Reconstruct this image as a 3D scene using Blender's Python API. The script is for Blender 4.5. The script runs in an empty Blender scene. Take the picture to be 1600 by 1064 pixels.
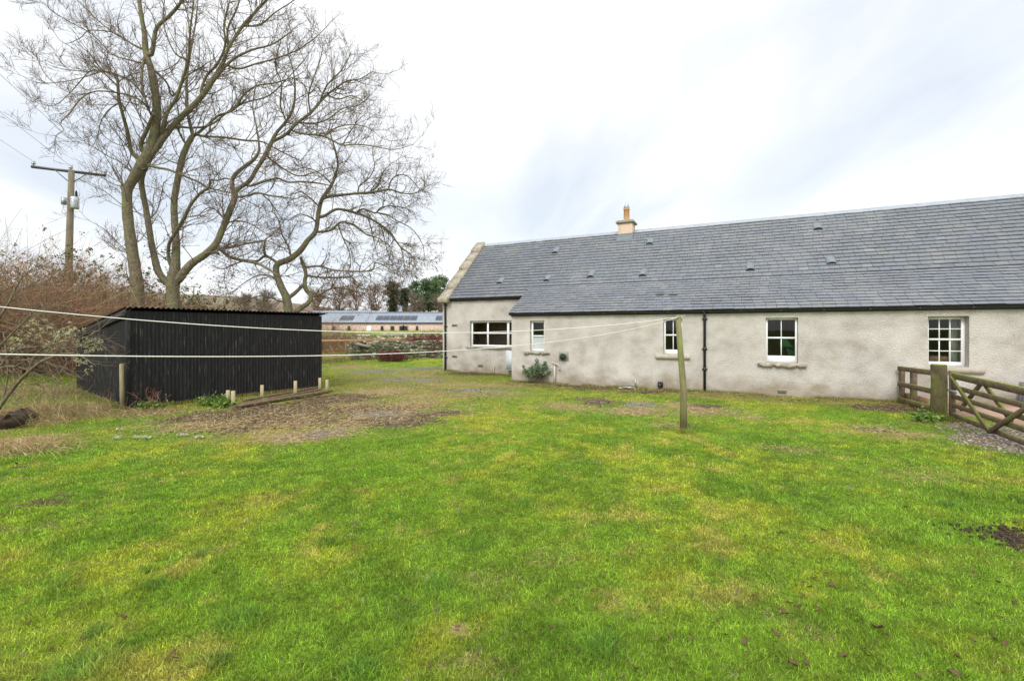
import bpy, math, random
import numpy as np
from math import radians, sin, cos, pi
rng = np.random.default_rng(7)
random.seed(7)
SC = bpy.context.scene
COL = SC.collection

# ------------------------------------------------------------ camera, world, sun, exposure
F = 711.0; HY = 516.0                                   # focal length and horizon in photo pixels
cam_d = bpy.data.cameras.new('camera'); cam = bpy.data.objects.new('camera', cam_d); COL.objects.link(cam)
cam_d.sensor_width = 36; cam_d.lens = 36 * F / 1600; cam_d.shift_y = -(532 - HY) / 1600
cam_d.clip_start = 0.05; cam_d.clip_end = 8000
cam.location = (0, 0, 0); cam.rotation_euler = (radians(90), 0, 0)
SC.camera = cam

SUN_EL, SUN_AZ = 42, 205                                # azimuth clockwise from +Y
world = bpy.data.worlds.new('World'); SC.world = world; world.use_nodes = True
wn = world.node_tree.nodes; wl = world.node_tree.links; wn.clear()
def W(t, **k):
    n = wn.new(t)
    for a, b in k.items(): setattr(n, a, b)
    return n
def wmath(op, a, b=None, c=None, clamp=False):
    n = W('ShaderNodeMath', operation=op, use_clamp=clamp)
    for i, v in enumerate((a, b, c)):
        if v is None: continue
        if isinstance(v, (int, float)): n.inputs[i].default_value = v
        else: wl.new(v, n.inputs[i])
    return n.outputs[0]
sky = W('ShaderNodeTexSky', sky_type='NISHITA', sun_disc=False)
sky.sun_elevation = radians(SUN_EL); sky.sun_rotation = radians(SUN_AZ)
tc = W('ShaderNodeTexCoord'); sep = W('ShaderNodeSeparateXYZ'); wl.new(tc.outputs['Generated'], sep.inputs[0])
zc = wmath('ADD', wmath('MAXIMUM', sep.outputs[2], 0.0), 0.22)
cx = wmath('DIVIDE', sep.outputs[0], zc); cy = wmath('DIVIDE', sep.outputs[1], zc)
comb = W('ShaderNodeCombineXYZ'); wl.new(cx, comb.inputs[0]); wl.new(cy, comb.inputs[1])
mp = W('ShaderNodeMapping'); mp.inputs['Rotation'].default_value = (0, 0, radians(-38)); mp.inputs['Scale'].default_value = (1.5, .62, 1)
mp.inputs['Location'].default_value = (3.3, 1.7, 0)
wl.new(comb.outputs[0], mp.inputs[0])
nz = W('ShaderNodeTexNoise'); nz.inputs['Scale'].default_value = 0.95; nz.inputs['Detail'].default_value = 5; nz.inputs['Roughness'].default_value = .5
nz.inputs['Distortion'].default_value = .5
wl.new(mp.outputs[0], nz.inputs['Vector'])
rmp = W('ShaderNodeValToRGB'); rmp.color_ramp.elements[0].position = .32; rmp.color_ramp.elements[1].position = .54
rmp.color_ramp.elements[0].color = (.0, .0, .0, 1); rmp.color_ramp.elements[1].color = (1, 1, 1, 1)
wl.new(nz.outputs['Fac'], rmp.inputs[0])
cl = W('ShaderNodeMix', data_type='RGBA'); cl.inputs[6].default_value = (.575, .62, .68, 1); cl.inputs[7].default_value = (.78, .79, .80, 1)
wl.new(rmp.outputs[0], cl.inputs[0])
hi = wmath('MULTIPLY', wmath('SUBTRACT', sep.outputs[2], 0.5, clamp=True), 3.2)          # overcast dome brightens towards the zenith
bk = wmath('MULTIPLY', wmath('SUBTRACT', wmath('MULTIPLY', sep.outputs[1], -1), 0.0, clamp=True), .75)
gain = wmath('ADD', 1.0, wmath('ADD', hi, bk))
cg = W('ShaderNodeVectorMath', operation='SCALE'); wl.new(cl.outputs[2], cg.inputs[0]); wl.new(gain, cg.inputs['Scale'])
ns = W('ShaderNodeVectorMath', operation='SCALE'); ns.inputs['Scale'].default_value = .12; wl.new(sky.outputs[0], ns.inputs[0])
mx = W('ShaderNodeMix', data_type='RGBA'); mx.inputs[0].default_value = .88
wl.new(ns.outputs[0], mx.inputs[6]); wl.new(cg.outputs[0], mx.inputs[7])
bg = W('ShaderNodeBackground'); bg.inputs[1].default_value = 1.0; wl.new(mx.outputs[2], bg.inputs[0])
wo = W('ShaderNodeOutputWorld'); wl.new(bg.outputs[0], wo.inputs[0])

sd = bpy.data.lights.new('sun', 'SUN'); sd.energy = 1.5; sd.angle = radians(22); sd.color = (1, .975, .94)
so = bpy.data.objects.new('sun', sd); COL.objects.link(so)
az = radians(SUN_AZ); el = radians(SUN_EL)
from mathutils import Vector
so.rotation_euler = Vector((sin(az) * cos(el), cos(az) * cos(el), sin(el))).to_track_quat('Z', 'Y').to_euler()
so.location = (0, -20, 30)
SC.view_settings.view_transform = 'Standard'; SC.view_settings.look = 'None'; SC.view_settings.gamma = 1
SC.view_settings.exposure = 0.55

# ------------------------------------------------------------ helpers
def P(px, py, Y): return np.array([(px - 800) / F * Y, Y, (HY - py) / F * Y])
def sm(x, a, b):
    t = np.clip((x - a) / (b - a), 0, 1); return t * t * (3 - 2 * t)
_perm = {}
def vn(x, y, s, seed=0):                                # smooth value noise 0..1
    if seed not in _perm: _perm[seed] = np.random.default_rng(seed + 100).random((256, 256))
    T = _perm[seed]; x = np.asarray(x) / s; y = np.asarray(y) / s
    xi = np.floor(x).astype(int); yi = np.floor(y).astype(int); fx = x - xi; fy = y - yi
    fx = fx * fx * (3 - 2 * fx); fy = fy * fy * (3 - 2 * fy)
    g = lambda i, j: T[i & 255, j & 255]
    return (g(xi, yi) * (1 - fx) + g(xi + 1, yi) * fx) * (1 - fy) + (g(xi, yi + 1) * (1 - fx) + g(xi + 1, yi + 1) * fx) * fy
def fbm(x, y, s, seed=0): return .5 * vn(x, y, s, seed) + .3 * vn(x, y, s * .43, seed + 1) + .2 * vn(x, y, s * .19, seed + 2)
def tag(o, label=None, cat=None, group=None, kind=None):
    for k, v in (('label', label), ('category', cat), ('group', group), ('kind', kind)):
        if v: o[k] = v
    return o
def empty(name, loc, label, cat, rz=0, group=None):
    o = bpy.data.objects.new(name, None); COL.objects.link(o); o.location = loc; o.rotation_euler = (0, 0, rz)
    o.empty_display_size = .3
    return tag(o, label, cat, group)

def mesh_np(name, V, faces, mat, parent=None, col=None, smooth=False, loc=None):
    """faces: list of int arrays (n,k)"""
    V = np.asarray(V, np.float32).reshape(-1, 3)
    me = bpy.data.meshes.new(name); faces = [np.asarray(f, np.int32) for f in faces if len(f)]
    me.vertices.add(len(V)); me.vertices.foreach_set('co', V.ravel())
    li = np.concatenate([f.ravel() for f in faces]); tot = np.concatenate([np.full(len(f), f.shape[1], np.int32) for f in faces])
    st = np.concatenate([[0], np.cumsum(tot)[:-1]]).astype(np.int32)
    me.loops.add(len(li)); me.loops.foreach_set('vertex_index', li)
    me.polygons.add(len(tot)); me.polygons.foreach_set('loop_start', st); me.polygons.foreach_set('loop_total', tot)
    if smooth: me.polygons.foreach_set('use_smooth', np.ones(len(tot), bool))
    me.update(calc_edges=True)
    if col is not None:
        a = me.attributes.new('tint', 'FLOAT_COLOR', 'POINT'); c = np.ones((len(V), 4), np.float32); c[:, :col.shape[1]] = col
        a.data.foreach_set('color', c.ravel())
    me.materials.append(mat)
    o = bpy.data.objects.new(name, me); COL.objects.link(o)
    if parent is not None: o.parent = parent
    if loc is not None: o.location = loc
    return o

class MB:
    """collects shapes, builds ONE mesh"""
    def __init__(s): s.V = []; s.Fs = {}; s.n = 0; s.C = []
    def add(s, V, faces, col=None):
        V = np.asarray(V, float).reshape(-1, 3)
        for f in faces:
            f = np.asarray(f, int)
            if f.ndim == 1: f = f[None]
            s.Fs.setdefault(f.shape[1], []).append(f + s.n)
        s.V.append(V); s.n += len(V)
        s.C.append(np.tile(np.asarray(col if col is not None else (1, 1, 1), float)[:3], (len(V), 1)))
        return s
    def box(s, x0, x1, y0, y1, z0, z1, col=None, b=0.0, R=None, o=(0, 0, 0)):
        if b <= 0:
            V = [(x, y, z) for z in (z0, z1) for x, y in ((x0, y0), (x1, y0), (x1, y1), (x0, y1))]
            Fq = [(0, 3, 2, 1), (4, 5, 6, 7), (0, 1, 5, 4), (1, 2, 6, 5), (2, 3, 7, 6), (3, 0, 4, 7)]
        else:
            V = []; 
            for z, i in ((z0, b), (z0 + b, 0), (z1 - b, 0), (z1, b)):
                q = b if i == 0 else b + i * .0
                xs0, xs1, ys0, ys1 = x0 + i, x1 - i, y0 + i, y1 - i
                c = b * .6
                V += [(xs0 + c, ys0, z), (xs1 - c, ys0, z), (xs1, ys0 + c, z), (xs1, ys1 - c, z), (xs1 - c, ys1, z), (xs0 + c, ys1, z), (xs0, ys1 - c, z), (xs0, ys0 + c, z)]
            Fq = [tuple(range(7, -1, -1)), tuple(range(24, 32))]
            for r in range(3):
                for k in range(8): Fq.append((r * 8 + k, r * 8 + (k + 1) % 8, r * 8 + 8 + (k + 1) % 8, r * 8 + 8 + k))
        V = np.array(V, float)
        if R is not None: V = V @ np.asarray(R).T
        V = V + np.asarray(o)
        return s.add(V, Fq, col)
    def beam(s, p, q, w, h, col=None, up=(0, 0, 1), b=0.004):
        p = np.array(p, float); q = np.array(q, float); d = q - p; L = np.linalg.norm(d); d /= L
        up = np.array(up, float); sd = np.cross(d, up); sd /= np.linalg.norm(sd); u = np.cross(sd, d)
        R = np.stack([d, sd, u], 1)
        return s.box(0, L, -w / 2, w / 2, -h / 2, h / 2, col, b, R, p)
    def tube(s, pts, r, n=8, col=None, caps=True, jit=0):
        pts = np.asarray(pts, float); K = len(pts); r = np.broadcast_to(np.asarray(r, float), (K,))
        t = np.gradient(pts, axis=0); t /= np.linalg.norm(t, axis=1)[:, None] + 1e-9
        ref = np.array([.31, .17, .93]) if abs(t[:, 2]).mean() < .8 else np.array([.95, .1, .2])
        u = np.cross(t, ref); u /= np.linalg.norm(u, axis=1)[:, None]; v = np.cross(t, u)
        a = np.arange(n) / n * 2 * pi
        rr = r[:, None] * (1 + (jit * rng.uniform(-1, 1, (K, n)) if jit else 0) * np.ones((K, n)))
        V = pts[:, None] + rr[..., None] * (np.cos(a)[None, :, None] * u[:, None] + np.sin(a)[None, :, None] * v[:, None])
        i = np.arange(K - 1)[:, None] * n; j = np.arange(n)[None]; j2 = (j + 1) % n
        Fq = np.stack([i + j, i + n + j, i + n + j2, i + j2], -1).reshape(-1, 4)
        fs = [Fq]
        if caps: fs += [np.arange(n)[None], np.arange(n)[::-1][None] + (K - 1) * n]
        return s.add(V, fs, col)
    def lathe(s, prof, c=(0, 0, 0), n=16, col=None):
        return s.tube_prof(prof, c, n, col)
    def tube_prof(s, prof, c, n, col):
        a = np.arange(n) / n * 2 * pi; V = []
        for r, z in prof: V += [(c[0] + r * cos(t), c[1] + r * sin(t), c[2] + z) for t in a]
        K = len(prof); i = np.arange(K - 1)[:, None] * n; j = np.arange(n)[None]; j2 = (j + 1) % n
        Fq = np.stack([i + j, i + j2, i + n + j2, i + n + j], -1).reshape(-1, 4)
        return s.add(V, [Fq, np.arange(n)[::-1][None], np.arange(n)[None] + (K - 1) * n], col)
    def build(s, name, mat, parent=None, smooth=False, loc=None):
        V = np.concatenate(s.V); C = np.concatenate(s.C)
        return mesh_np(name, V, [np.concatenate(f) for f in s.Fs.values()], mat, parent, C, smooth, loc)

def tubes(Pt, R, n=3):
    """vectorised bundle: Pt (N,K,3), R (N,K) -> V, quads"""
    N, K, _ = Pt.shape
    t = np.gradient(Pt, axis=1); t /= np.linalg.norm(t, axis=2)[..., None] + 1e-9
    u = np.cross(t, np.array([.37, .61, .70])); u /= np.linalg.norm(u, axis=2)[..., None] + 1e-9; v = np.cross(t, u)
    a = np.arange(n) / n * 2 * pi
    V = Pt[:, :, None] + R[:, :, None, None] * (np.cos(a)[:, None] * u[:, :, None] + np.sin(a)[:, None] * v[:, :, None])
    b = (np.arange(N)[:, None, None] * K + np.arange(K - 1)[None, :, None]) * n; j = np.arange(n)[None, None]; j2 = (j + 1) % n
    Q = np.stack([b + j, b + n + j, b + n + j2, b + j2], -1).reshape(-1, 4)
    return V.reshape(-1, 3), Q
def unit(v): return v / (np.linalg.norm(v, axis=-1, keepdims=True) + 1e-9)
def grow(P0, D, L, K, wob, trop, r0, r1):
    """curved stems; returns Pt (N,K,3), R (N,K)"""
    N = len(P0); pts = [P0]; d = unit(D); step = (L / (K - 1))[:, None]; trop = np.asarray(trop)
    drift = rng.normal(0, wob * .5, (N, 3))
    for k in range(K - 1):
        d = unit(d + trop + drift + rng.normal(0, wob, (N, 3))); pts.append(pts[-1] + d * step)
    f = np.linspace(0, 1, K)[None]
    return np.stack(pts, 1), np.asarray(r0)[:, None] * (1 - f) + np.asarray(r1)[:, None] * f
def side_dirs(T, ang, bias):
    """directions leaving axis T at angle ang, random azimuth, leaning to bias"""
    n = unit(np.cross(T, unit(rng.normal(size=T.shape)))); n = unit(n + np.asarray(bias) * .6)
    n = unit(n - (n * T).sum(-1, keepdims=True) * T)
    return unit(T * np.cos(ang)[:, None] + n * np.sin(ang)[:, None])
def spawn(Pt, R, per, f0, f1):
    """random points along stems: position, tangent, radius"""
    N, K, _ = Pt.shape; i = np.repeat(np.arange(N), per); f = rng.uniform(f0, f1, len(i)) * (K - 1)
    k = np.minimum(f.astype(int), K - 2); w = (f - k)[:, None]
    p = Pt[i, k] * (1 - w) + Pt[i, k + 1] * w; T = unit(Pt[i, k + 1] - Pt[i, k]); r = R[i, k] * (1 - w[:, 0]) + R[i, k + 1] * w[:, 0]
    return p, T, r, f / (K - 1)
def leaves(C, size, up=.0, asp=1.6):
    """small rhombic leaf faces at points C (N,3) with sizes"""
    N = len(C); a = unit(rng.normal(size=(N, 3)) + np.array([0, 0, up])); b = unit(np.cross(a, rng.normal(size=(N, 3))))
    s = np.broadcast_to(size, (N,))[:, None]
    V = np.stack([C - a * s * asp * .5, C + b * s * .5, C + a * s * asp * .5, C - b * s * .5], 1).reshape(-1, 3)
    return V, np.arange(N * 4).reshape(-1, 4)
def join(parts):
    V = []; Q = []; n = 0; Cc = []
    for p in parts:
        V.append(p[0]); Q.append(p[1] + n); n += len(p[0])
        Cc.append(p[2] if len(p) > 2 else np.ones((len(p[0]), 3)))
    return np.concatenate(V), np.concatenate(Q), np.concatenate(Cc)

# ------------------------------------------------------------ materials
def mat(name, c1, c2=None, scale=5, rough=.8, bump=0, bscale=40, c3=None, s3=1.5, t3=(.5, .62), stretch=(1, 1, 1), tint=False, spec=.3, metal=0, detail=6, mid=(.35, .65), coords='Object', transl=0, bdist=.01, fine=0, fscale=60, moss=None, band=None):
    m = bpy.data.materials.new(name); m.use_nodes = True; nt = m.node_tree; n = nt.nodes; l = nt.links
    b = n['Principled BSDF']; b.inputs['Roughness'].default_value = rough; b.inputs['Specular IOR Level'].default_value = spec; b.inputs['Metallic'].default_value = metal
    tcn = n.new('ShaderNodeTexCoord'); mpn = n.new('ShaderNodeMapping'); mpn.inputs['Scale'].default_value = stretch; l.new(tcn.outputs[coords], mpn.inputs[0])
    def noise(s, d=detail):
        t = n.new('ShaderNodeTexNoise'); t.inputs['Scale'].default_value = s; t.inputs['Detail'].default_value = d; t.inputs['Roughness'].default_value = .6; l.new(mpn.outputs[0], t.inputs['Vector']); return t.outputs['Fac']
    def ramp(x, a, bb):
        r = n.new('ShaderNodeMapRange'); r.inputs[1].default_value = a; r.inputs[2].default_value = bb; l.new(x, r.inputs[0]); return r.outputs[0]
    def mix(f, A, B, bt='MIX'):
        k = n.new('ShaderNodeMix'); k.data_type = 'RGBA'; k.blend_type = bt
        if isinstance(f, float): k.inputs[0].default_value = f
        else: l.new(f, k.inputs[0])
        for i, v in ((6, A), (7, B)):
            if isinstance(v, tuple): k.inputs[i].default_value = (*v[:3], 1)
            else: l.new(v, k.inputs[i])
        return k.outputs[2]
    c = c1
    if c2: c = mix(ramp(noise(scale), *mid), c1, c2)
    if c3: c = mix(ramp(noise(s3), *t3), c, c3)
    if fine: c = mix(1.0, c, mix(ramp(noise(fscale, 3), .35, .65), (1 - fine,) * 3, (1 + fine * .6,) * 3), 'MULTIPLY')
    if band:
        sz = n.new('ShaderNodeSeparateXYZ'); l.new(tcn.outputs['Object'], sz.inputs[0]); a2 = n.new('ShaderNodeMath'); a2.operation = 'MULTIPLY_ADD'; l.new(noise(1.6), a2.inputs[0]); a2.inputs[1].default_value = -1.5; l.new(sz.outputs[2], a2.inputs[2]); f2 = n.new('ShaderNodeMath'); f2.operation = 'MULTIPLY'; l.new(ramp(a2.outputs[0], -.25, -.75), f2.inputs[0]); f2.inputs[1].default_value = .8; c = mix(f2.outputs[0], c, band)
    if moss:
        ge = n.new('ShaderNodeNewGeometry'); sx = n.new('ShaderNodeSeparateXYZ'); l.new(ge.outputs['Normal'], sx.inputs[0]); ad = n.new('ShaderNodeMath'); ad.operation = 'ADD'; l.new(sx.outputs[2], ad.inputs[0]); l.new(noise(7), ad.inputs[1]); c = mix(ramp(ad.outputs[0], .85, 1.35), c, moss)
    if tint:
        at = n.new('ShaderNodeAttribute'); at.attribute_name = 'tint'; c = mix(1.0, c, at.outputs['Color'], 'MULTIPLY')
    if isinstance(c, tuple): b.inputs['Base Color'].default_value = (*c, 1)
    else: l.new(c, b.inputs['Base Color'])
    if bump:
        bp = n.new('ShaderNodeBump'); bp.inputs['Strength'].default_value = bump; bp.inputs['Distance'].default_value = bdist; l.new(noise(bscale, 4), bp.inputs['Height']); l.new(bp.outputs[0], b.inputs['Normal'])
    if transl:
        out = n['Material Output']; tr = n.new('ShaderNodeBsdfTranslucent'); ms = n.new('ShaderNodeMixShader'); ms.inputs[0].default_value = transl
        if isinstance(c, tuple): tr.inputs[0].default_value = (*c, 1)
        else: l.new(c, tr.inputs[0])
        l.new(b.outputs[0], ms.inputs[1]); l.new(tr.outputs[0], ms.inputs[2]); l.new(ms.outputs[0], out.inputs[0])
    m['h'] = 1
    return m
M = {}
M['harl'] = mat('harling', (.525, .49, .45), (.385, .34, .29), 2.0, .95, .8, 26, c3=(.60, .56, .50), s3=.9, t3=(.42, .7), stretch=(1, 1, 1.3), bdist=.035, spec=.1, fine=.2, fscale=40, band=(.26, .21, .14))
M['harlsm'] = mat('render_band', (.44, .39, .31), (.34, .30, .24), 5, .95, .5, 60, spec=.1)
M['slate'] = mat('slate', (.112, .121, .137), (.138, .147, .163), 9, .5, .25, 60, tint=True, spec=.5, c3=(.155, .16, .165), s3=1.1)
M['slatebase'] = mat('slate_underlay', (.03, .03, .035), rough=.9)
M['ridge'] = mat('ridge_metal', (.30, .32, .34), (.25, .27, .29), 6, .45, spec=.5)
M['sill'] = mat('sill_stone', (.34, .30, .235), (.18, .15, .11), 14, .9, .8, 40, c3=(.40, .37, .31), s3=6)
M['skew'] = mat('coping_stone', (.44, .38, .30), (.25, .21, .16), 7, .9, .8, 30, c3=(.34, .32, .20), s3=4)
M['white'] = mat('white_paint', (.80, .80, .78), (.74, .74, .72), 8, .35, spec=.5)
M['black'] = mat('black_plastic', (.012, .013, .016), (.02, .02, .022), 12, .35, spec=.5)
M['grey'] = mat('grey_paint', (.56, .59, .60), (.50, .53, .54), 4, .8, spec=.2)
M['pipe'] = mat('cream_plastic', (.55, .46, .40), (.45, .37, .31), 10, .5)
M['dkgreen'] = mat('green_metal', (.02, .05, .045), (.03, .06, .055), 20, .5)
M['dark'] = mat('dark_recess', (.03, .03, .03), rough=.9)
M['inner'] = mat('room_plaster', (.58, .46, .35), (.48, .36, .26), 2, .9)
M['clay'] = mat('chimney_clay', (.56, .32, .17), (.42, .24, .13), 8, .7)
M['stack'] = mat('stack_render', (.60, .45, .34), (.50, .38, .29), 9, .9, .5, 50)
M['cap'] = mat('cap_concrete', (.34, .32, .24), (.22, .21, .15), 12, .9, .5, 30)
M['metal'] = mat('galvanised', (.45, .47, .48), (.36, .38, .39), 12, .4, metal=.6)
M['vent'] = mat('vent_grey', (.16, .19, .20), (.12, .14, .15), 14, .55)
M['shed'] = mat('black_corrugated_iron', (.012, .0115, .012), (.022, .020, .019), 3.0, .6, .15, 60, c3=(.12, .115, .105), s3=9, t3=(.58, .76), stretch=(4, 4, .35), spec=.18)  # third colour paints greyish vertical highlights of the sheeting as streaks
M['oldwood'] = mat('weathered_stake', (.40, .34, .20), (.26, .21, .12), 18, .9, .5, 60, stretch=(1, 1, .2))
M['mossywood'] = mat('mossy_wood', (.09, .06, .04), (.17, .12, .075), 10, .9, .7, 50, c3=(.14, .15, .035), s3=3, t3=(.54, .66), moss=(.17, .20, .03))
M['mosspost'] = mat('mossy_gatepost', (.115, .105, .04), (.055, .036, .024), 4.5, .9, .9, 40, c3=(.16, .17, .04), s3=2.5, t3=(.46, .62), stretch=(1, 1, .5), moss=(.2, .24, .05))
M['plank'] = mat('rotting_plank', (.10, .06, .04), (.20, .13, .08), 12, .9, .8, 50, c3=(.13, .13, .05), s3=5)
M['pole'] = mat('utility_pole_wood', (.20, .17, .11), (.13, .105, .075), 10, .9, .4, 60, stretch=(1, 1, .15))
M['post'] = mat('clothes_post_wood', (.22, .20, .09), (.13, .105, .06), 9, .9, .5, 60, stretch=(1, 1, .3), c3=(.20, .22, .07), s3=4)
M['bark'] = mat('bark', (.215, .175, .11), (.095, .08, .055), 14, .95, .9, 30, c3=(.16, .18, .07), s3=3.2, t3=(.5, .68), stretch=(1, 1, .6), bdist=.02)
M['twig'] = mat('twig', (.22, .165, .11), (.11, .08, .07), 2, .9)
M['twigc'] = mat('twig_pale', (.20, .15, .10), (.11, .08, .06), 2, .9)
M['seed'] = mat('dead_hanging_leaf', (.13, .065, .045), (.07, .045, .035), 6, .9)
M['bramble'] = mat('bramble_stem', (1, 1, 1), rough=.9, tint=True)
M['leaf'] = mat('leaf_tint', (1, 1, 1), rough=.55, tint=True, transl=.15)
M['grassleaf'] = mat('grass_blade', (1, 1, 1), rough=.6, tint=True, transl=.42)
M['rope'] = mat('rope', (.78, .76, .70), (.70, .67, .6), 60, .8)
M['stone'] = mat('drystone', (1, 1, 1), (.62, .62, .58), 9, .95, .8, 25, tint=True, c3=(.62, .72, .40), s3=3.0, t3=(.55, .7))
M['hill'] = mat('heather_hill', (.13, .085, .07), (.16, .13, .08), .01, 1, c3=(.20, .20, .13), s3=.006)
M['timber'] = mat('sawn_timber', (.36, .23, .14), (.26, .17, .10), 8, .85, .3, 50)
M['slab'] = mat('paving_slab', (.36, .24, .18), (.30, .19, .14), 3, .9, .3, 60)
M['peg'] = mat('log_bark_rot', (.03, .02, .013), (.065, .045, .026), 12, .95, .9, 30)
M['green'] = mat('green_cloth', (.05, .16, .07), (.04, .12, .06), 6, .8)
M['curtain'] = mat('curtain_cloth', (.62, .62, .56), (.5, .5, .45), 5, .9)
M['frost'] = mat('frosted_glass', (.50, .52, .52), (.42, .44, .43), 3, .35, spec=.5)
M['leafdead'] = mat('dead_leaf', (.14, .085, .035), (.05, .033, .016), 20, .8)
M['solar'] = mat('solar_glass', (.035, .04, .055), rough=.25, spec=.5)
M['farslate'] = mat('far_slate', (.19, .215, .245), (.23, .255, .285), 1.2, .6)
M['farstone'] = mat('pink_rubble', (.56, .36, .28), (.38, .33, .24), 2.2, .95, c3=(.66, .50, .42), s3=3.5, t3=(.45, .6))
M['pinkst'] = mat('pink_dressed_stone', (.62, .42, .36), (.55, .37, .31), 5, .9)
M['rail'] = mat('orange_rail', (.48, .26, .12), (.36, .2, .1), 6, .9)
M['tan'] = mat('far_sandstone', (.40, .33, .27), (.32, .27, .22), 3, .9)
def glass():
    m = bpy.data.materials.new('window_glass'); m.use_nodes = True; n = m.node_tree.nodes; l = m.node_tree.links; n.clear()
    o = n.new('ShaderNodeOutputMaterial'); ms = n.new('ShaderNodeMixShader'); tr = n.new('ShaderNodeBsdfTransparent'); gl = n.new('ShaderNodeBsdfGlossy')
    tr.inputs[0].default_value = (.86, .9, .88, 1); gl.inputs['Roughness'].default_value = .02
    fr = n.new('ShaderNodeFresnel'); fr.inputs[0].default_value = 1.42; l.new(fr.outputs[0], ms.inputs[0]); l.new(tr.outputs[0], ms.inputs[1]); l.new(gl.outputs[0], ms.inputs[2]); l.new(ms.outputs[0], o.inputs[0]); return m
M['glass'] = glass()

# ------------------------------------------------------------ ground
def H(x, y):
    x = np.asarray(x, float); y = np.asarray(y, float)
    z = np.interp(y, [-500, 24, 44, 60, 100, 200, 600, 3000], [-1.75, -1.75, -1.32, -.75, -.12, 1.0, 6, 8])
    z = z + (.45 * sm(-x, 10.5, 17) * sm(y, 6, 12) + .9 * sm(-x, 17, 30) * sm(y, 4, 14)) * (1 - sm(y, 20, 34))
    z = z + .10 * sm(y, 15, 19) * sm(2 - x, 0, 6) * (1 - sm(y, 24, 34))
    z = z + .05 * (vn(x, y, 2.3, 20) - .5) + .02 * (vn(x, y, .6, 21) - .5)
    z = z + .06 * np.exp(-((x + 1.0) ** 2 / 9 + (y - 7.5) ** 2 / 4))
    return z
def G(px, py, z=-1.72):
    Y = z / ((HY - py) / F); return ((px - 800) / F * Y, Y)
# patches: (px, py, rx px, ry px, dirt, straw, gravel)
PATCH = [(300, 651, 60, 8, 1, .2, 0), (350, 646, 80, 10, 1.1, .2, 0), (430, 637, 80, 11, 1.2, .1, 0), (520, 622, 60, 9, 1.2, .1, 0), (470, 630, 40, 7, .9, .3, 0),
         (330, 662, 75, 11, .25, 1.1, 0), (430, 657, 85, 13, .25, 1.1, 0), (360, 670, 50, 7, .8, .7, 0), (480, 680, 60, 10, .35, 1, .6), (505, 676, 32, 8, .5, .2, 1.2),
         (560, 655, 60, 15, .4, .95, 0), (610, 655, 75, 12, 1.0, .5, .3), (600, 645, 40, 7, .2, .2, 1.2), (690, 645, 50, 6, .9, .5, 0), (560, 632, 70, 14, .0, .75, 0), (640, 630, 70, 10, .1, .6, 0), (450, 652, 170, 22, .68, .8, 0), (590, 640, 110, 18, .6, .75, 0),
         (600, 610, 60, 8, .0, .65, .3), (660, 578, 60, 3.5, .5, .1, 1), (600, 582, 60, 4, .4, .4, .9), (640, 592, 70, 5, .6, .2, .9), (740, 609, 70, 4, .7, .3, .8), (700, 600, 60, 5, .2, .7, .2), (680, 618, 110, 7, .0, .55, .0),
         (740, 612, 90, 4, .3, .6, .2), (790, 600, 60, 5, .1, .7, 0), (640, 586, 100, 10, 0, .45, .1),
         (932, 626, 34, 8, 1.1, .2, .5), (995, 630, 32, 7, .5, .4, 1.0), (1000, 640, 60, 8, .25, .95, 0), (900, 634, 55, 9, .2, .7, 0), (1075, 634, 40, 9, .35, .9, .2), (1100, 640, 60, 8, .4, .9, .0), (1110, 632, 30, 4, 1.1, .2, .2), (1040, 662, 35, 6, 0, .7, 0), (1180, 652, 30, 4, .0, .7, 0),
         (870, 601, 60, 4, .8, .5, 0), (940, 605, 60, 4, .9, .5, 0), (1020, 610, 70, 4, .8, .6, 0), (800, 599, 40, 4, .5, .5, 0), (1110, 616, 60, 4, .6, .7, 0), (1180, 618, 70, 3.5, .6, .5, 0), (1270, 624, 70, 4, .6, .5, 0), (1380, 634, 60, 7, 1.1, .3, 0), (1440, 640, 40, 7, .8, .3, .3),
         (740, 585, 60, 2.5, .9, .1, 0), (1360, 668, 60, 9, .5, .55, .4), (1420, 676, 60, 6, .2, .65, .2), (1500, 662, 60, 9, .5, .4, .6), (1560, 690, 50, 12, .4, .2, 1.3), (1620, 690, 80, 25, .3, .1, 1.6), (1540, 665, 40, 14, .3, .1, 1.2),
         (1585, 828, 38, 14, 1.3, 0, 0), (1610, 840, 40, 16, 1.3, 0, 0), (50, 786, 60, 9, .62, 0, 0), (90, 775, 40, 4, .6, 0, 0), (25, 725, 14, 2, .9, .0, 0), (30, 826, 50, 5, .3, .2, 0),
         (230, 642, 40, 6, .4, .9, 0), (160, 630, 40, 8, .2, .5, 0), (60, 650, 70, 30, .3, .9, 0), (20, 690, 60, 18, .1, 1.0, 0), (100, 590, 60, 8, .6, .4, 0), (60, 575, 90, 10, .3, .5, 0), (530, 560, 40, 12, .2, .5, 0), (540, 575, 60, 5, .1, .7, 0),
         (720, 975, 25, 12, .35, .8, 0), (760, 900, 45, 18, .0, .35, 0), (740, 1040, 60, 25, .05, .35, 0), (1200, 955, 25, 12, .45, .2, 0), (1255, 980, 22, 14, .5, .2, 0), (860, 865, 50, 15, 0, .3, 0), (1440, 735, 60, 12, 0, .3, 0),
         (1240, 700, 50, 7, .0, .4, 0)]
PW = []
for px, py, rx, ry, a, b, c in PATCH:
    x, y = G(px, py); x1, _ = G(px + rx, py); _, ya = G(px, py - ry * .9); _, yb = G(px, py + ry * .9)
    PW.append((x, y, abs(x1 - x), abs(ya - yb) / 2, a, b, c))
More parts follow.
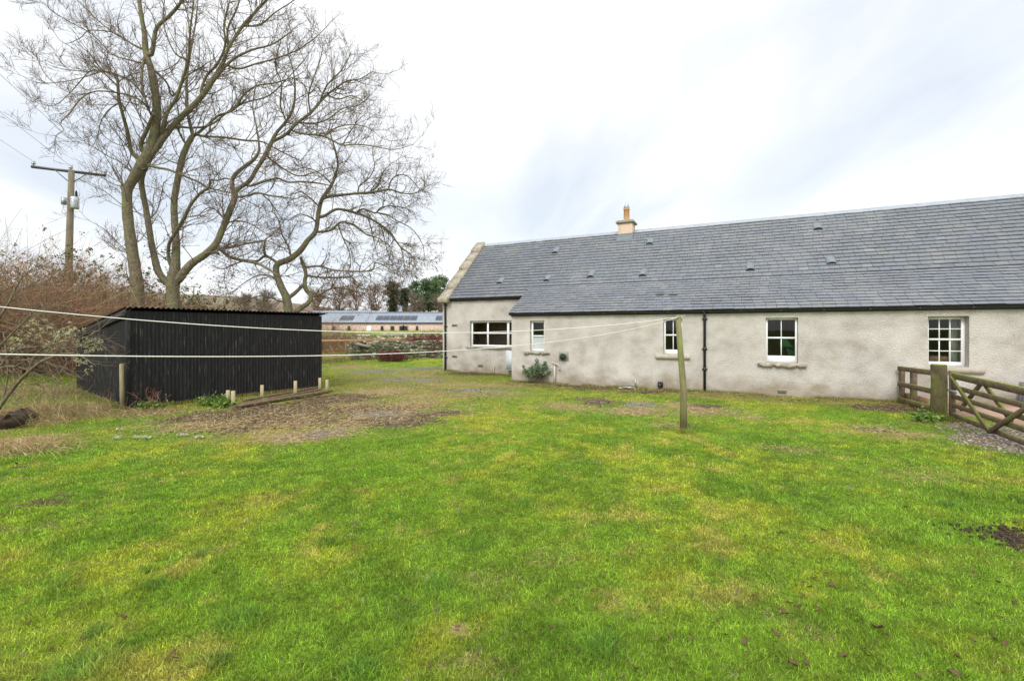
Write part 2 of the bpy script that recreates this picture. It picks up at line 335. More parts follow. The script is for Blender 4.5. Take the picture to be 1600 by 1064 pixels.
def masks(x, y):
    w = .35 * (fbm(x, y, .9, 5) - .5); w2 = .35 * (fbm(x, y, .9, 9) - .5)
    D = np.zeros(np.shape(x)); S = D.copy(); Gv = D.copy()
    for X, Y, rx, ry, a, b, c in PW:
        e = np.exp(-(((x - X + w) / rx) ** 2 + ((y - Y + w2) / ry) ** 2) ** .9)
        D = np.maximum(D, a * e * (1.3 if Y < 12.5 and X < 0 and a > .5 else 1.05)); S = np.maximum(S, b * e * (1.35 if Y < 14 and Y > 6.8 and X < 0 else 1)); Gv = np.maximum(Gv, c * e)
    m1 = .45 + 1.1 * fbm(x, y, .7, 15); m2 = .45 + 1.1 * fbm(x, y, .8, 17); m3 = .45 + 1.1 * fbm(x, y, .9, 19); D = D * m1; S = S * m2; Gv = Gv * m3
    return D, S, Gv
def mixc(a, b, t): return a * (1 - t[..., None]) + np.asarray(b) * t[..., None]
def lawncol(x, y):
    c = np.ones(np.shape(x) + (3,)) * np.array([.215, .345, .028])
    n1 = fbm(x, y, 2.2, 30); n2 = fbm(x, y, .8, 34); n3 = fbm(x, y, .33, 38); n4 = fbm(x, y, 1.2, 44); n5 = fbm(x, y, .5, 48); n6 = vn(x, y, .09, 52)
    c = mixc(c, (.44, .45, .04), sm(.7 * n1 + .15 + .9 * (n5 - .5), .36, .70) * .65)
    c = mixc(c, (.13, .26, .018), sm(n2 + .3 * (n5 - .5), .50, .72) * .7)
    c = mixc(c, (.52, .42, .10), sm(n3 + .4 * (n1 - .5) - .4 * (n2 - .5), .60, .80) * .55)
    c = mixc(c, (.19, .35, .022), sm(n4, .52, .68) * .45)
    c = mixc(c, (.16, .30, .02), sm(-x, 3.5, 9) * .3 * (1 - sm(y, 9, 12)))
    c = c * (.72 + .56 * n6)[..., None]
    a_ = x * .9011 - y * .4337; d_ = x * .4337 + y * .9011
    olive = np.maximum(np.exp(-(((x + 4.5) / 5.5) ** 2 + ((y - 14.5) / 4.5) ** 2) ** 1.5), sm(d_, 12.2, 13.6) * (a_ > -7) * .8) * (.45 + .8 * n2)
    c = mixc(c, (.30, .26, .075), np.clip(olive, 0, 1) * .75)
    far = sm(y, 22, 32); c = mixc(c, (.19, .22, .05), far * .8)
    return c

def axis(lo, hi, step, far, g=1.12):
    a = list(np.arange(lo, hi + 1e-6, step)); s = step; l = []; v = lo
    while v > -far: s *= g; v -= s; l.append(v)
    s = step; v = hi; r = []
    while v < far: s *= g; v += s; r.append(v)
    return np.array(l[::-1] + a + r)
xs = axis(-16, 11, .09, 3000); ys = axis(-1, 26, .09, 3000)
gx, gy = np.meshgrid(xs, ys); gz = H(gx, gy)
nx, ny = len(xs), len(ys)
ii = np.arange(ny - 1)[:, None] * nx + np.arange(nx - 1)[None]
Q = np.stack([ii, ii + 1, ii + nx + 1, ii + nx], -1).reshape(-1, 4)
D, S, Gv = masks(gx, gy)
ground = None
def ground_mat():
    m = bpy.data.materials.new('lawn_ground'); m.use_nodes = True; nt = m.node_tree; n = nt.nodes; l = nt.links
    b = n['Principled BSDF']; b.inputs['Roughness'].default_value = .95; b.inputs['Specular IOR Level'].default_value = .1
    tcn = n.new('ShaderNodeTexCoord'); A = n.new('ShaderNodeAttribute'); A.attribute_name = 'tint'; Mk = n.new('ShaderNodeAttribute'); Mk.attribute_name = 'mask'
    sp = n.new('ShaderNodeSeparateColor'); l.new(Mk.outputs['Color'], sp.inputs[0])
    def noise(s, d=5, r=.65):
        t = n.new('ShaderNodeTexNoise'); t.inputs['Scale'].default_value = s; t.inputs['Detail'].default_value = d; t.inputs['Roughness'].default_value = r; l.new(tcn.outputs['Object'], t.inputs['Vector']); return t.outputs['Fac']
    def mr(x, a, bb, c=0, d=1):
        r = n.new('ShaderNodeMapRange'); r.inputs[1].default_value = a; r.inputs[2].default_value = bb; r.inputs[3].default_value = c; r.inputs[4].default_value = d; l.new(x, r.inputs[0]); return r.outputs[0]
    def mth(op, a, bb):
        k = n.new('ShaderNodeMath'); k.operation = op
        for i, v in enumerate((a, bb)):
            if isinstance(v, float): k.inputs[i].default_value = v
            else: l.new(v, k.inputs[i])
        return k.outputs[0]
    def mix(f, a, bb, bt='MIX'):
        k = n.new('ShaderNodeMix'); k.data_type = 'RGBA'; k.blend_type = bt; 
        if isinstance(f, float): k.inputs[0].default_value = f
        else: l.new(f, k.inputs[0])
        for i, v in ((6, a), (7, bb)):
            if isinstance(v, tuple): k.inputs[i].default_value = (*v, 1)
            else: l.new(v, k.inputs[i])
        return k.outputs[2]
    nf = noise(28); nm = noise(6); nb = noise(1.7)
    g = mix(mr(nf, .35, .68), (.45, .45, .45), (1.25, 1.25, 1.25)); base = mix(1.0, A.outputs['Color'], g, 'MULTIPLY')
    brk = mth('ADD', mth('MULTIPLY', mth('SUBTRACT', nm, .5), 2.6), mth('MULTIPLY', mth('SUBTRACT', nf, .5), 1.8))
    straw = mix(mr(nf, .35, .65), (.20, .13, .06), (.40, .30, .145)); dirt = mix(mr(nf, .35, .65), (.045, .029, .018), (.15, .10, .062)); gr = mix(mr(noise(70, 2), .4, .62), (.10, .088, .075), (.33, .29, .25))
    sf = mr(mth('ADD', sp.outputs[1], brk), .34, .62); df = mr(mth('ADD', sp.outputs[0], brk), .42, .66); gf = mr(mth('ADD', sp.outputs[2], brk), .45, .7)
    c = mix(sf, base, straw); c = mix(df, c, dirt); c = mix(gf, c, gr)
    l.new(c, b.inputs['Base Color'])
    bp = n.new('ShaderNodeBump'); bp.inputs['Strength'].default_value = 1; bp.inputs['Distance'].default_value = .05; l.new(nf, bp.inputs['Height']); l.new(bp.outputs[0], b.inputs['Normal'])
    return m
ground = mesh_np('ground', np.stack([gx, gy, gz], -1), [Q], ground_mat(), None, (lawncol(gx, gy) * (1 - .28 * (1 - sm(gy, 12, 24)))[..., None]).reshape(-1, 3), True)
a = ground.data.attributes.new('mask', 'FLOAT_COLOR', 'POINT'); mk = np.ones((nx * ny, 4), np.float32); mk[:, 0] = D.ravel(); mk[:, 1] = S.ravel(); mk[:, 2] = Gv.ravel(); a.data.foreach_set('color', mk.ravel())
tag(ground, kind='structure')

# ------------------------------------------------------------ grass blades
TH = radians(25.7); UN = np.array([sin(TH), cos(TH)]); UU = np.array([cos(TH), -sin(TH)])     # cottage axes: into depth, along wall
def house_aD(x, y): return x * UU[0] + y * UU[1], x * UN[0] + y * UN[1]
SH0 = np.array([-8.45, 10.0]); SL = np.array([.591, .807]); SW = np.array([-.807, .591])
def free(x, y):
    a_, d_ = house_aD(x, y); ok = ~((a_ > -10.5) & (d_ > 15.57)) & ~((a_ > -6.8) & (d_ > 14.07))
    sx = (x - SH0[0]) * SL[0] + (y - SH0[1]) * SL[1]; sy = (x - SH0[0]) * SW[0] + (y - SH0[1]) * SW[1]
    return ok & ~((sx > 0) & (sx < 4.6) & (sy > 0) & (sy < 4.6))
def blades(name, x, y, hgt, wid, lean, col, seg2=True, zoff=0):
    N = len(x); z = H(x, y) - .005 + zoff; az_ = rng.uniform(0, 2 * pi, N); fa = rng.uniform(0, 2 * pi, N)
    s = np.stack([np.cos(fa), np.sin(fa), 0 * fa], 1) * wid[:, None] * .5; ld = np.stack([np.cos(az_), np.sin(az_), 0 * az_], 1) * (lean * hgt)[:, None]
    B = np.stack([x, y, z], 1); up = np.array([0, 0, 1.]) * hgt[:, None]
    if seg2:
        Mi = B + up * .6 + ld * .3; T = B + up * np.sqrt(np.clip(1 - (lean * .6) ** 2, .1, 1))[:, None] + ld
        V = np.stack([B - s, B + s, Mi + s * .8, Mi - s * .8, T], 1).reshape(-1, 3); k = np.arange(N)[:, None] * 5
        return mesh_np(name, V, [k + np.array([[0, 1, 2, 3]]), k + np.array([[3, 2, 4]])], M['grassleaf'], None, np.repeat(col, 5, 0))
    T = B + up + ld; V = np.stack([B - s, B + s, T], 1).reshape(-1, 3); k = np.arange(N)[:, None] * 3
    return mesh_np(name, V, [k + np.array([[0, 1, 2]])], M['grassleaf'], None, np.repeat(col, 3, 0))
def sample_lawn(N, y0, y1, p):
    u = rng.random(N); y = (y0 ** (1 - p) + u * (y1 ** (1 - p) - y0 ** (1 - p))) ** (1 / (1 - p)) if p != 1 else y0 * (y1 / y0) ** u
    x = rng.uniform(-1.22, 1.22, N) * (y + .3); return x, y
def grass_layer(name, N, y0, y1, p, seg2, base_h):
    x, y = sample_lawn(N, y0, y1, p); k = free(x, y); x, y = x[k], y[k]
    d, s, g = masks(x, y); r = rng.random(len(x)); k = (r > np.clip(d * 1.25 + g * 1.2, 0, .97)); x, y, s, d = x[k], y[k], s[k], d[k]
    tuft = sm(fbm(x, y, .8, 60), .55, .75) + 1.5 * sm(vn(x, y, .22, 63), .80, .95) * sm(vn(x, y, 2.1, 64), .35, .6); big = np.zeros(len(x))
    for tx, ty, tr in ((370, 960, 55), (690, 905, 45), (820, 780, 35), (1080, 660, 40), (120, 1040, 90), (560, 1040, 50), (940, 1000, 60)):
        X, Y = G(tx, ty); R_ = .6 * tr / F * Y; big = np.maximum(big, np.exp(-((x - X) ** 2 + (y - Y) ** 2) / R_ ** 2))
    hgt = base_h * rng.uniform(.45, 1.25, len(x)) * (1 + .7 * tuft + 1.6 * big) * (1 - .45 * np.clip(s, 0, 1))
    wid = np.clip(.0038 * (y / 3.5) ** .85, .003, .02) * rng.uniform(.7, 1.3, len(x))
    c = lawncol(x, y); c = mixc(c, (.13, .30, .035), np.clip(big, 0, 1) * .7); c = mixc(c, (.42, .31, .14), np.clip(s * 1.1 + .4 * rng.normal(size=len(x)) * (s > .1), 0, 1) * .9)
    c = mixc(c, (.10, .22, .03), np.clip(tuft - .8, 0, .7)); c *= np.clip(rng.lognormal(-.05, .5, len(x)), .25, 2.2)[:, None]; yl = rng.random(len(x)) < .10; c[yl] = c[yl] * .4 + np.array([.34, .28, .10]) * .6 * rng.uniform(.6, 1.1, (yl.sum(), 1))  # random blade tones, spread wide to paint in blade highlights and dark gaps
    o = blades(name, x, y, hgt, wid, rng.uniform(.2, 1.3, len(x)), c, seg2); return tag(o, 'short mossy green grass covering the lawn' if seg2 else 'short mossy grass on the far side of the lawn', 'grass', kind='stuff')
grass_layer('grass', 420000, 2.0, 7.0, 1.1, True, .030)
grass_layer('grass', 420000, 6.6, 24.0, 1.25, False, .030)

def edge_grass():
    X, Y, Hh = [], [], []
    def seg(p, q, n, sp, h):
        t = rng.random(n); X.append(p[0] + (q[0] - p[0]) * t + rng.normal(0, sp, n)); Y.append(p[1] + (q[1] - p[1]) * t + rng.normal(0, sp, n)); Hh.append(np.full(n, h) * rng.uniform(.4, 1.2, n))
    hw = lambda a, d: UU * a + UN * d
    seg(hw(-6.8, 14.0), hw(5.2, 14.0), 9000, .07, .09); seg(hw(-10.5, 15.5), hw(-6.8, 15.5), 2500, .07, .09); seg(SH0 - SW * .04, SH0 + SL * 4.6 - SW * .04, 5000, .05, .10); seg(SH0 - SL * .05, SH0 + SW * 4.4 - SL * .05, 5000, .08, .14)
    for px, py, h, n in ((1069, 674, .09, 500), (192, 638, .13, 400), (1467, 653, .14, 700), (1490, 656, .12, 400), (1409, 628, .1, 300), (1427, 634, .1, 300), (355, 632, .08, 200), (365, 634, .08, 200), (409, 622, .07, 150), (461, 617, .07, 150), (505, 611, .07, 200)):
        q = G(px, py); seg(q, q, n, .07, h)
    X = np.concatenate(X); Y = np.concatenate(Y); Hh = np.concatenate(Hh); k = free(X, Y) & (vn(X, Y, .5, 97) > .3); X, Y, Hh = X[k], Y[k], Hh[k]
    c = lawncol(X, Y) * rng.uniform(.45, 1.1, len(X))[:, None]; m = rng.random(len(X)) < .35; c[m] = np.array([.42, .30, .14]) * rng.uniform(.5, 1.1, (m.sum(), 1))
    tag(blades('edge_grass', X, Y, Hh, np.full(len(X), .0055), rng.uniform(.1, .9, len(X)), c), 'longer rough grass round the foot of walls and posts', 'grass', kind='stuff')
edge_grass()

# ------------------------------------------------------------ cottage
D1, D2, DR, DB = 14.1, 15.6, 18.4, 21.4; Z0 = -1.75
ZE1, ZE2, ZR = .604, 1.308, 3.93; SE, SMN = .55, (3.93 - 1.308) / 2.9; DJ = 14.0 + (ZE1 - 0) * 0 + 1.84; ZJ = ZE1 + SE * 1.84
A0, AE, A1 = -10.66, -6.80, 15.0
hroot = empty('cottage', (UN[0] * D1, UN[1] * D1, Z0), 'long single storey cottage with rough grey harled walls and slate roof', 'cottage', -TH)
def hp(px, py, Dd):
    t = (px - 800) / F; Y = Dd / (UN[0] * t + UN[1]); return Y * (UU[0] * t + UU[1]), (HY - py) / F * Y - Z0
def wall(mb, a0, a1, z1f, y, th, ops, zb=-.4):
    """front wall at local y with real openings, thickness th; top z1f"""
    As = sorted({a0, a1, *[o[0] for o in ops], *[o[1] for o in ops]}); Zs = sorted({zb, z1f, *[o[2] for o in ops], *[o[3] for o in ops]})
    for i in range(len(As) - 1):
        for j in range(len(Zs) - 1):
            am, zm = (As[i] + As[i + 1]) / 2, (Zs[j] + Zs[j + 1]) / 2
            if any(o[0] < am < o[1] and o[2] < zm < o[3] for o in ops): continue
            for yy, fl in ((y, 0), (y + th, 1)):
                V = [(As[i], yy, Zs[j]), (As[i + 1], yy, Zs[j]), (As[i + 1], yy, Zs[j + 1]), (As[i], yy, Zs[j + 1])]
                mb.add(V, [(0, 1, 2, 3) if not fl else (3, 2, 1, 0)])
    for o in ops:
        a_, b_, c_, d_ = o
        mb.add([(a_, y, c_), (a_, y, d_), (a_, y + th, d_), (a_, y + th, c_)], [(0, 1, 2, 3)]); mb.add([(b_, y, c_), (b_, y + th, c_), (b_, y + th, d_), (b_, y, d_)], [(0, 1, 2, 3)])
        mb.add([(a_, y, d_), (b_, y, d_), (b_, y + th, d_), (a_, y + th, d_)], [(0, 1, 2, 3)]); mb.add([(a_, y, c_), (a_, y + th, c_), (b_, y + th, c_), (b_, y, c_)], [(0, 1, 2, 3)])
def op(x0, x1, y0, y1, Dd):
    a_, zt = hp(x0, y0, Dd); b_, _ = hp(x1, y0, Dd); m_, zb = hp((x0 + x1) / 2, y1, Dd); _, zt = hp((x0 + x1) / 2, y0, Dd); return (a_, b_, zb, zt)
W1 = op(734, 818, 501, 542, D2); W2 = op(828, 850.5, 501, 549, D1); W3 = op(1036.5, 1066, 498, 554, D1); W4 = op(1196.5, 1247, 496.5, 567, D1); W5 = op(1450, 1514.5, 494, 573, D1)
y2 = D2 - D1
mb = MB()
wall(mb, AE, A1, ZE1 - Z0 + .0, 0, .35, [W2, W3, W4, W5]); wall(mb, A0, AE + 1.2, ZE2 - Z0 + .03, y2, .35, [W1])
# cheek of the extension, gable, back wall
mb.add([(AE, 0, -.4), (AE, y2, -.4), (AE, y2, ZE1 - Z0 + SE * 1.5), (AE, DJ - D1, ZJ - Z0 - .02), (AE, 0, ZE1 - Z0 + .04)], [(4, 3, 2, 1, 0)])
zg = lambda d: ZE2 - Z0 + SMN * (d - 15.5)
for aa in (A0, A1): mb.add([(aa, y2, -.4), (aa, DB - D1 - .1, -.4), (aa, DB - D1 - .1, zg(15.6)), (aa, DR - D1, ZR - Z0), (aa, y2, zg(15.6))], [(0, 1, 2, 3, 4)])
mb.add([(A1, 0, -.4), (A1, y2, -.4), (A1, y2, zg(15.6)), (A1, 0, ZE1 - Z0)], [(0, 1, 2, 3)])
mb.add([(A0, DB - D1 - .1, -.4), (A1, DB - D1 - .1, -.4), (A1, DB - D1 - .1, zg(15.6)), (A0, DB - D1 - .1, zg(15.6))], [(0, 1, 2, 3)])
mb.build('wall', M['harl'], hroot)
# rooms behind the windows
mb = MB(); z_c = ZE1 - Z0 + .1
mb.add([(A0 + .3, 3.9, 0), (A1 - .3, 3.9, 0), (A1 - .3, 3.9, 2.6), (A0 + .3, 3.9, 2.6)], [(0, 1, 2, 3)])
mb.add([(AE + .3, .36, .25), (A1 - .3, .36, .25), (A1 - .3, 3.9, .25), (AE + .3, 3.9, .25)], [(0, 1, 2, 3)]); mb.add([(AE + .3, .36, z_c), (A1 - .3, .36, z_c), (A1 - .3, 3.9, z_c), (AE + .3, 3.9, z_c)], [(0, 1, 2, 3)])
mb.add([(A0 + .3, y2 + .36, 2.62), (AE + .3, y2 + .36, 2.62), (AE + .3, 3.9, 2.62), (A0 + .3, 3.9, 2.62)], [(0, 1, 2, 3)]); mb.add([(A0 + .3, y2 + .36, .25), (AE + .3, y2 + .36, .25), (AE + .3, 3.9, .25), (A0 + .3, 3.9, .25)], [(0, 1, 2, 3)]); mb.add([(A0 + .3, y2 + .36, .25), (A0 + .3, 3.9, .25), (A0 + .3, 3.9, 2.6), (A0 + .3, y2 + .36, 2.6)], [(0, 1, 2, 3)])
for aa in (AE + 1.4, -3.6, .9, 3.6, 8): mb.add([(aa, .36, .25), (aa, 3.9, .25), (aa, 3.9, 2.6), (aa, .36, 2.6)], [(0, 1, 2, 3)])
mb.build('interior', M['inner'], hroot)
# slates
def slates(mb, spec, Dlo, zlo, Dhi, zhi, e=.185, w=.262, base=None):
    L = math.hypot(Dhi - Dlo, zhi - zlo); dy, dz = (Dhi - Dlo) / L, (zhi - zlo) / L; n = int(round(L / e)); e = L / n; nyv, nzv = -dz, dy
    for k in range(n):
        off = (w / 2 if k % 2 else 0) + rng.uniform(-.02, .02); s0 = k * e; s1 = s0 + e
        x = spec[0] - off
        while x < spec[1]:
            ww = w * rng.uniform(.93, 1.07); xa = max(x + .003, spec[0]); xb = min(x + ww - .004, spec[1]); x += ww
            if xb - xa < .03: continue
            if spec[2] is not None and spec[2](k * e / L * (Dhi - Dlo) + Dlo, (xa + xb) / 2): continue
            j = rng.uniform(-.006, .006); hh = .024 + rng.uniform(0, .007) + 0.010 * float(vn(x, s0 * 1.5 + Dlo, 1.7, 90)); tl = rng.uniform(-.003, .003); t = rng.normal(1, .05); cc = np.array([t, t, t * rng.uniform(.97, 1.05)])
            if rng.random() < .008: cc *= 1.25
            if rng.random() < .01: cc *= np.array([1.03, 1.03, .92])
            V = []
            for (xx, ss, h_) in ((xa, s0 + j, hh), (xb, s0 + j, hh + tl), (xb, s1 + .01, .008), (xa, s1 + .01, .008), (xa, s0 + j, hh - .014), (xb, s0 + j, hh - .014 + tl)):
                V.append((xx, Dlo - D1 + ss * dy + nyv * h_, zlo - Z0 + ss * dz + nzv * h_))
            mb.add(V, [(0, 1, 2, 3), (4, 5, 1, 0), (4, 0, 3, 3)][:2], cc)
            mb.add([V[0], V[3], V[4]], [(0, 1, 2)], cc * .8); mb.add([V[1], V[5], V[2]], [(0, 1, 2)], cc * .8)
mb = MB()
slates(mb, (A0 + .42, A1, lambda d, a_: a_ > AE - .03 and d < DJ - .08), 15.45, ZE2 - .045, DR, ZR)
slates(mb, (AE - .06, A1, None), 14.0 - .06, ZE1 - .033, DJ + .03, ZJ + .02)
V0 = [(A0 + .1, DR - D1, ZR - Z0), (A1, DR - D1, ZR - Z0), (A1, DB - D1, zg(15.5)), (A0 + .1, DB - D1, zg(15.5))]; mb.add(V0, [(0, 1, 2, 3)])
roof = mb.build('roof', M['slate'], hroot)
mb = MB(); o_ = -.012
mb.add([(A0 + .1, 15.45 - D1, ZE2 - Z0 - .06), (AE + .1, 15.45 - D1, ZE2 - Z0 - .06), (AE + .1, DR - D1, ZR - Z0 + o_), (A0 + .1, DR - D1, ZR - Z0 + o_)], [(0, 1, 2, 3)])
mb.add([(AE + .1, DJ - D1 - .1, ZJ - Z0 - .12), (A1, DJ - D1 - .1, ZJ - Z0 - .12), (A1, DR - D1, ZR - Z0 + o_), (AE + .1, DR - D1, ZR - Z0 + o_)], [(0, 1, 2, 3)])
mb.add([(AE - .04, -.15, ZE1 - Z0 - .045), (A1, -.15, ZE1 - Z0 - .045), (A1, DJ - D1 + .03, ZJ - Z0 - .002), (AE - .04, DJ - D1 + .03, ZJ - Z0 - .002)], [(0, 1, 2, 3)])
mb.add([(AE - .04, -.15, ZE1 - Z0 - .10), (AE - .04, DJ - D1, ZJ - Z0 - .07), (AE - .04, DJ - D1, ZJ - Z0 + .01), (AE - .04, -.15, ZE1 - Z0 - .03)], [(0, 1, 2, 3)])
mb.build('underlay', M['slatebase'], roof)
mb = MB(); x = A0 + .3
while x < A1:
    mb.add([(x + .004, DR - D1 - .13, ZR - Z0 - .085), (x + 1.2, DR - D1 - .13, ZR - Z0 - .085), (x + 1.2, DR - D1, ZR - Z0 + .05), (x + .004, DR - D1, ZR - Z0 + .05), (x + 1.2, DR - D1 + .13, ZR - Z0 - .085), (x + .004, DR - D1 + .13, ZR - Z0 - .085)], [(0, 1, 2, 3), (3, 2, 4, 5)])
    x += 1.2
mb.build('ridge_capping', M['ridge'], roof)
# gutters and fascia
def gutter(a_, b_, y, z):
    mb = MB(); ang = np.linspace(pi, 2 * pi, 9); pr = [(y + .055 * cos(t), z + .055 * sin(t)) for t in ang]; n = len(pr)
    V = [(aa, p[0], p[1]) for aa in (a_, b_) for p in pr]; mb.add(V, [(i, i + n, i + n + 1, i + 1) for i in range(n - 1)])
    V = [(aa, y + .050 * cos(t), z + .05 * sin(t) + .004) for aa in (a_, b_) for t in ang]; mb.add(V, [(i, i + 1, i + n + 1, i + n) for i in range(n - 1)])
    for aa in (a_, b_): mb.add([(aa, p[0], p[1]) for p in pr], [tuple(range(n))])
    mb.box(a_, b_, y + .06, y + .085, z - .085, z + .03)
    aa = a_ + .4
    while aa < b_: mb.box(aa, aa + .03, y - .062, y + .06, z - .062, z - .02, b=.004); aa += .95
    return mb.build('gutter', M['black'], hroot)
gutter(AE - .02, A1, -.115, ZE1 - Z0 - .045); gutter(A0 + .40, AE - .06, y2 - .115, ZE2 - Z0 - .06)
def downpipe(a_, y, ztop, zbot=-.02, name='downpipe'):
    mb = MB(); mb.tube([(a_, y - .1, ztop), (a_, y - .1, ztop - .06), (a_, y - .065, ztop - .2), (a_, y - .065, zbot)], .038, 10)
    for z in (ztop - .25, ztop - 1.1, .6): mb.tube([(a_, y - .065, z), (a_, y - .065, z + .09)], .047, 10); mb.box(a_ - .07, a_ + .07, y - .03, y - .001, z + .02, z + .06)
    return mb.build(name, M['black'], hroot, smooth=False)
downpipe(hp(1101, 500, D1 - .06)[0], 0, ZE1 - Z0 - .08); downpipe(.07 + hp(693.5, 500, D2 - .06)[0], y2, ZE2 - Z0 - .09, .02)
# windows
def window(opn, y, cols, rows, split=None, fw=.05, brail=0, casement=None, sillx=.12, sillh=.12, sill_rough=0, frost=None, dep=.12, bar=.022, mulls=None):
    a_, b_, c_, d_ = opn; a_ += .004; b_ -= .004; d_ -= .004; c_ += .004; yy = y + dep; mb = MB()
    def bx(x0, x1, z0, z1, yo=0, t=.05): mb.box(x0, x1, yy + yo, yy + yo + t, z0, z1, b=.004)
    bx(a_, a_ + fw, c_, d_); bx(b_ - fw, b_, c_, d_); bx(a_ + fw - .001, b_ - fw + .001, d_ - fw, d_ - .0); bx(a_ + fw - .001, b_ - fw + .001, c_, c_ + fw + brail)
    ia, ib, ic, id_ = a_ + fw, b_ - fw, c_ + fw + brail, d_ - fw
    xs_ = [ia]
    if mulls:
        for m_, w_ in mulls:
            xm = a_ + (b_ - a_) * m_; bx(xm - w_ / 2, xm + w_ / 2, ic, id_, .002)
    if split is not None:
        zs = ic + (id_ - ic) * split; bx(ia, ib, zs - .022, zs + .022, -.012)
        secs = [(ic, zs - .022), (zs + .022, id_)]
    else: secs = [(ic, id_)]
    for si, (z0, z1) in enumerate(secs):
        for c in range(1, cols): xm = ia + (ib - ia) * c / cols; bx(xm - bar / 2, xm + bar / 2, z0, z1, .006, .035)
        rr = rows if isinstance(rows, int) else rows[si]
        for r_ in range(1, rr): zm = z0 + (z1 - z0) * r_ / rr; bx(ia, ib, zm - bar / 2, zm + bar / 2, .008, .031)
    w = mb.build('window', M['white'], hroot)
    for si, (z0, z1) in enumerate(secs):
        fr = frost == si
        p = mesh_np('pane', [(ia, yy + .028, z0), (ib, yy + .028, z0), (ib, yy + .028, z1), (ia, yy + .028, z1)], [[(0, 1, 2, 3)]], M['frost'] if fr else M['glass'], w)
        if fr: p['label'] = 'frosted white lower pane'
    # sill of stone, chipped edge
    mb = MB(); n = 26; xx = np.linspace(a_ - sillx, b_ + sillx, n); zt = c_ - .002
    top = []; 
    lo = sillh * (1 - sill_rough * rng.random(n) * .6); fr_ = .06 + .02 * rng.random(n) * (1 if sill_rough else .1)
    V = []
    for i in range(n): V += [(xx[i], y + dep, zt), (xx[i], y - fr_[i], zt - .015), (xx[i], y - fr_[i], zt - lo[i]), (xx[i], y + .03, zt - lo[i] - .005)]
    Fq = [(i * 4 + j, i * 4 + j + 1, i * 4 + j + 5, i * 4 + j + 4) for i in range(n - 1) for j in range(3)]; mb.add(V, Fq + [(0, 3, 2, 1), ((n - 1) * 4, (n - 1) * 4 + 1, (n - 1) * 4 + 2, (n - 1) * 4 + 3)])
    mb.build('sill', M['sill'] if sill_rough else M['harlsm'], w); return w
window(W1, y2, 1, 1, .52, .065, mulls=[(.32, .07), (.70, .09)], sillx=.15, sillh=.10, sill_rough=1)
window(W2, 0, 1, 1, .50, .06, sillx=.2, sillh=.13, sill_rough=1, frost=0)
window(W3, 0, 2, 1, .50, .045, brail=.09, sillx=.22, sillh=.13)
window(W4, 0, 2, 1, .50, .05, brail=.13, sillx=.2, sillh=.15, sill_rough=1)
window(W5, 0, 3, 2, .53, .07, brail=.03, sillx=.26, sillh=.14, dep=.2)
# wall fittings
def fit_box(name, px, py, w, h, dpt, Dd, m, z=None):
    a_, zz = hp(px, py, Dd); y = Dd - D1; mb = MB(); mb.box(a_ - w / 2, a_ + w / 2, y - dpt, y + .01, zz - h / 2, zz + h / 2, b=.004); return mb.build(name, m, hroot)
for px, py, Dd in ((710.5, 508.5, D2), (710.5, 557, D2), (751, 571.5, D2), (1222, 612, D1)):
    f = fit_box('air_brick', px, py, .26 if px < 760 else .2, .10, .012, Dd, M['cap'])
    a_, zz = hp(px, py, Dd); mb = MB()
    for k in range(3): mb.box(a_ - .1, a_ + .1, Dd - D1 - .016, Dd - D1 - .010, zz - .035 + k * .028, zz - .021 + k * .028)
    mb.build('grille', M['dark'], f)
a_, zt = hp(790.5, 548, D2 - .2); _, zb = hp(796, 579, D2 - .2)
mb = MB(); mb.box(a_, a_ + .55, y2 - .2, y2 - .001, zb, zt, b=.008); mc = mb.build('meter_cabinet', M['grey'], hroot)
mb = MB(); mb.box(a_ + .02, a_ + .4, y2 - .206, y2 - .203, zb + .03, zt - .03); mb.build('cabinet_door', M['grey'], mc)
a_, zz = hp(772, 577, D2); mb = MB(); mb.tube([(a_, y2 - .03, 0), (a_, y2 - .03, zz + .1), (a_, y2 + .02, zz + .13)], .02, 8); mb.build('pipe_stub', M['pipe'], hroot)
a_, zz = hp(881, 557, D1); mb = MB(); mb.box(a_ - .17, a_ + .17, -.014, .0, zz - .15, zz + .16, b=.004); mb.tube([(a_, -.01, zz), (a_, -.05, zz)], .13, 18)
pl = mb.build('flue_plate', M['cap'], hroot); mb = MB(); mb.tube([(a_, -.012, zz), (a_, -.12, zz), (a_, -.16, zz)], [.095, .095, .05], 18)
for k in range(8):
    t = k * pi / 8; mb.tube([(a_ + .105 * cos(t), -.02, zz + .105 * sin(t)), (a_ + .105 * cos(t), -.17, zz + .105 * sin(t)), (a_ - .105 * cos(t), -.17, zz - .105 * sin(t)), (a_ - .105 * cos(t), -.02, zz - .105 * sin(t))], .006, 5)
mb.build('boiler_flue', M['dkgreen'], pl)
a_, zz = hp(866, 567, D1); mb = MB(); mb.tube([(a_ - .04, .02, zz + .03), (a_ - .04, -.08, zz + .03), (a_, -.09, zz), (a_ + .1, -.09, zz - .02), (a_ + .19, -.09, zz - .07), (a_ + .21, -.09, zz - .2), (a_ + .2, -.05, zz - .24)], .022, 8); mb.tube([(a_ + .04, -.07, zz - .1), (a_ + .04, -.07, 0.0)], .034, 10); mb.tube([(a_ + .04, -.07, zz - .0), (a_ + .04, -.07, zz - .12)], .024, 8)
mb.build('waste_pipe', M['pipe'], hroot, smooth=True)
a_, zz = hp(993, 592, D1); mb = MB(); mb.tube([(a_, -.03, 0), (a_, -.03, zz + .02)], .022, 8); mb.tube([(a_ + .06, -.02, 0), (a_ + .06, -.02, zz - .06)], .012, 6); mb.build('water_pipe', M['metal'], hroot)
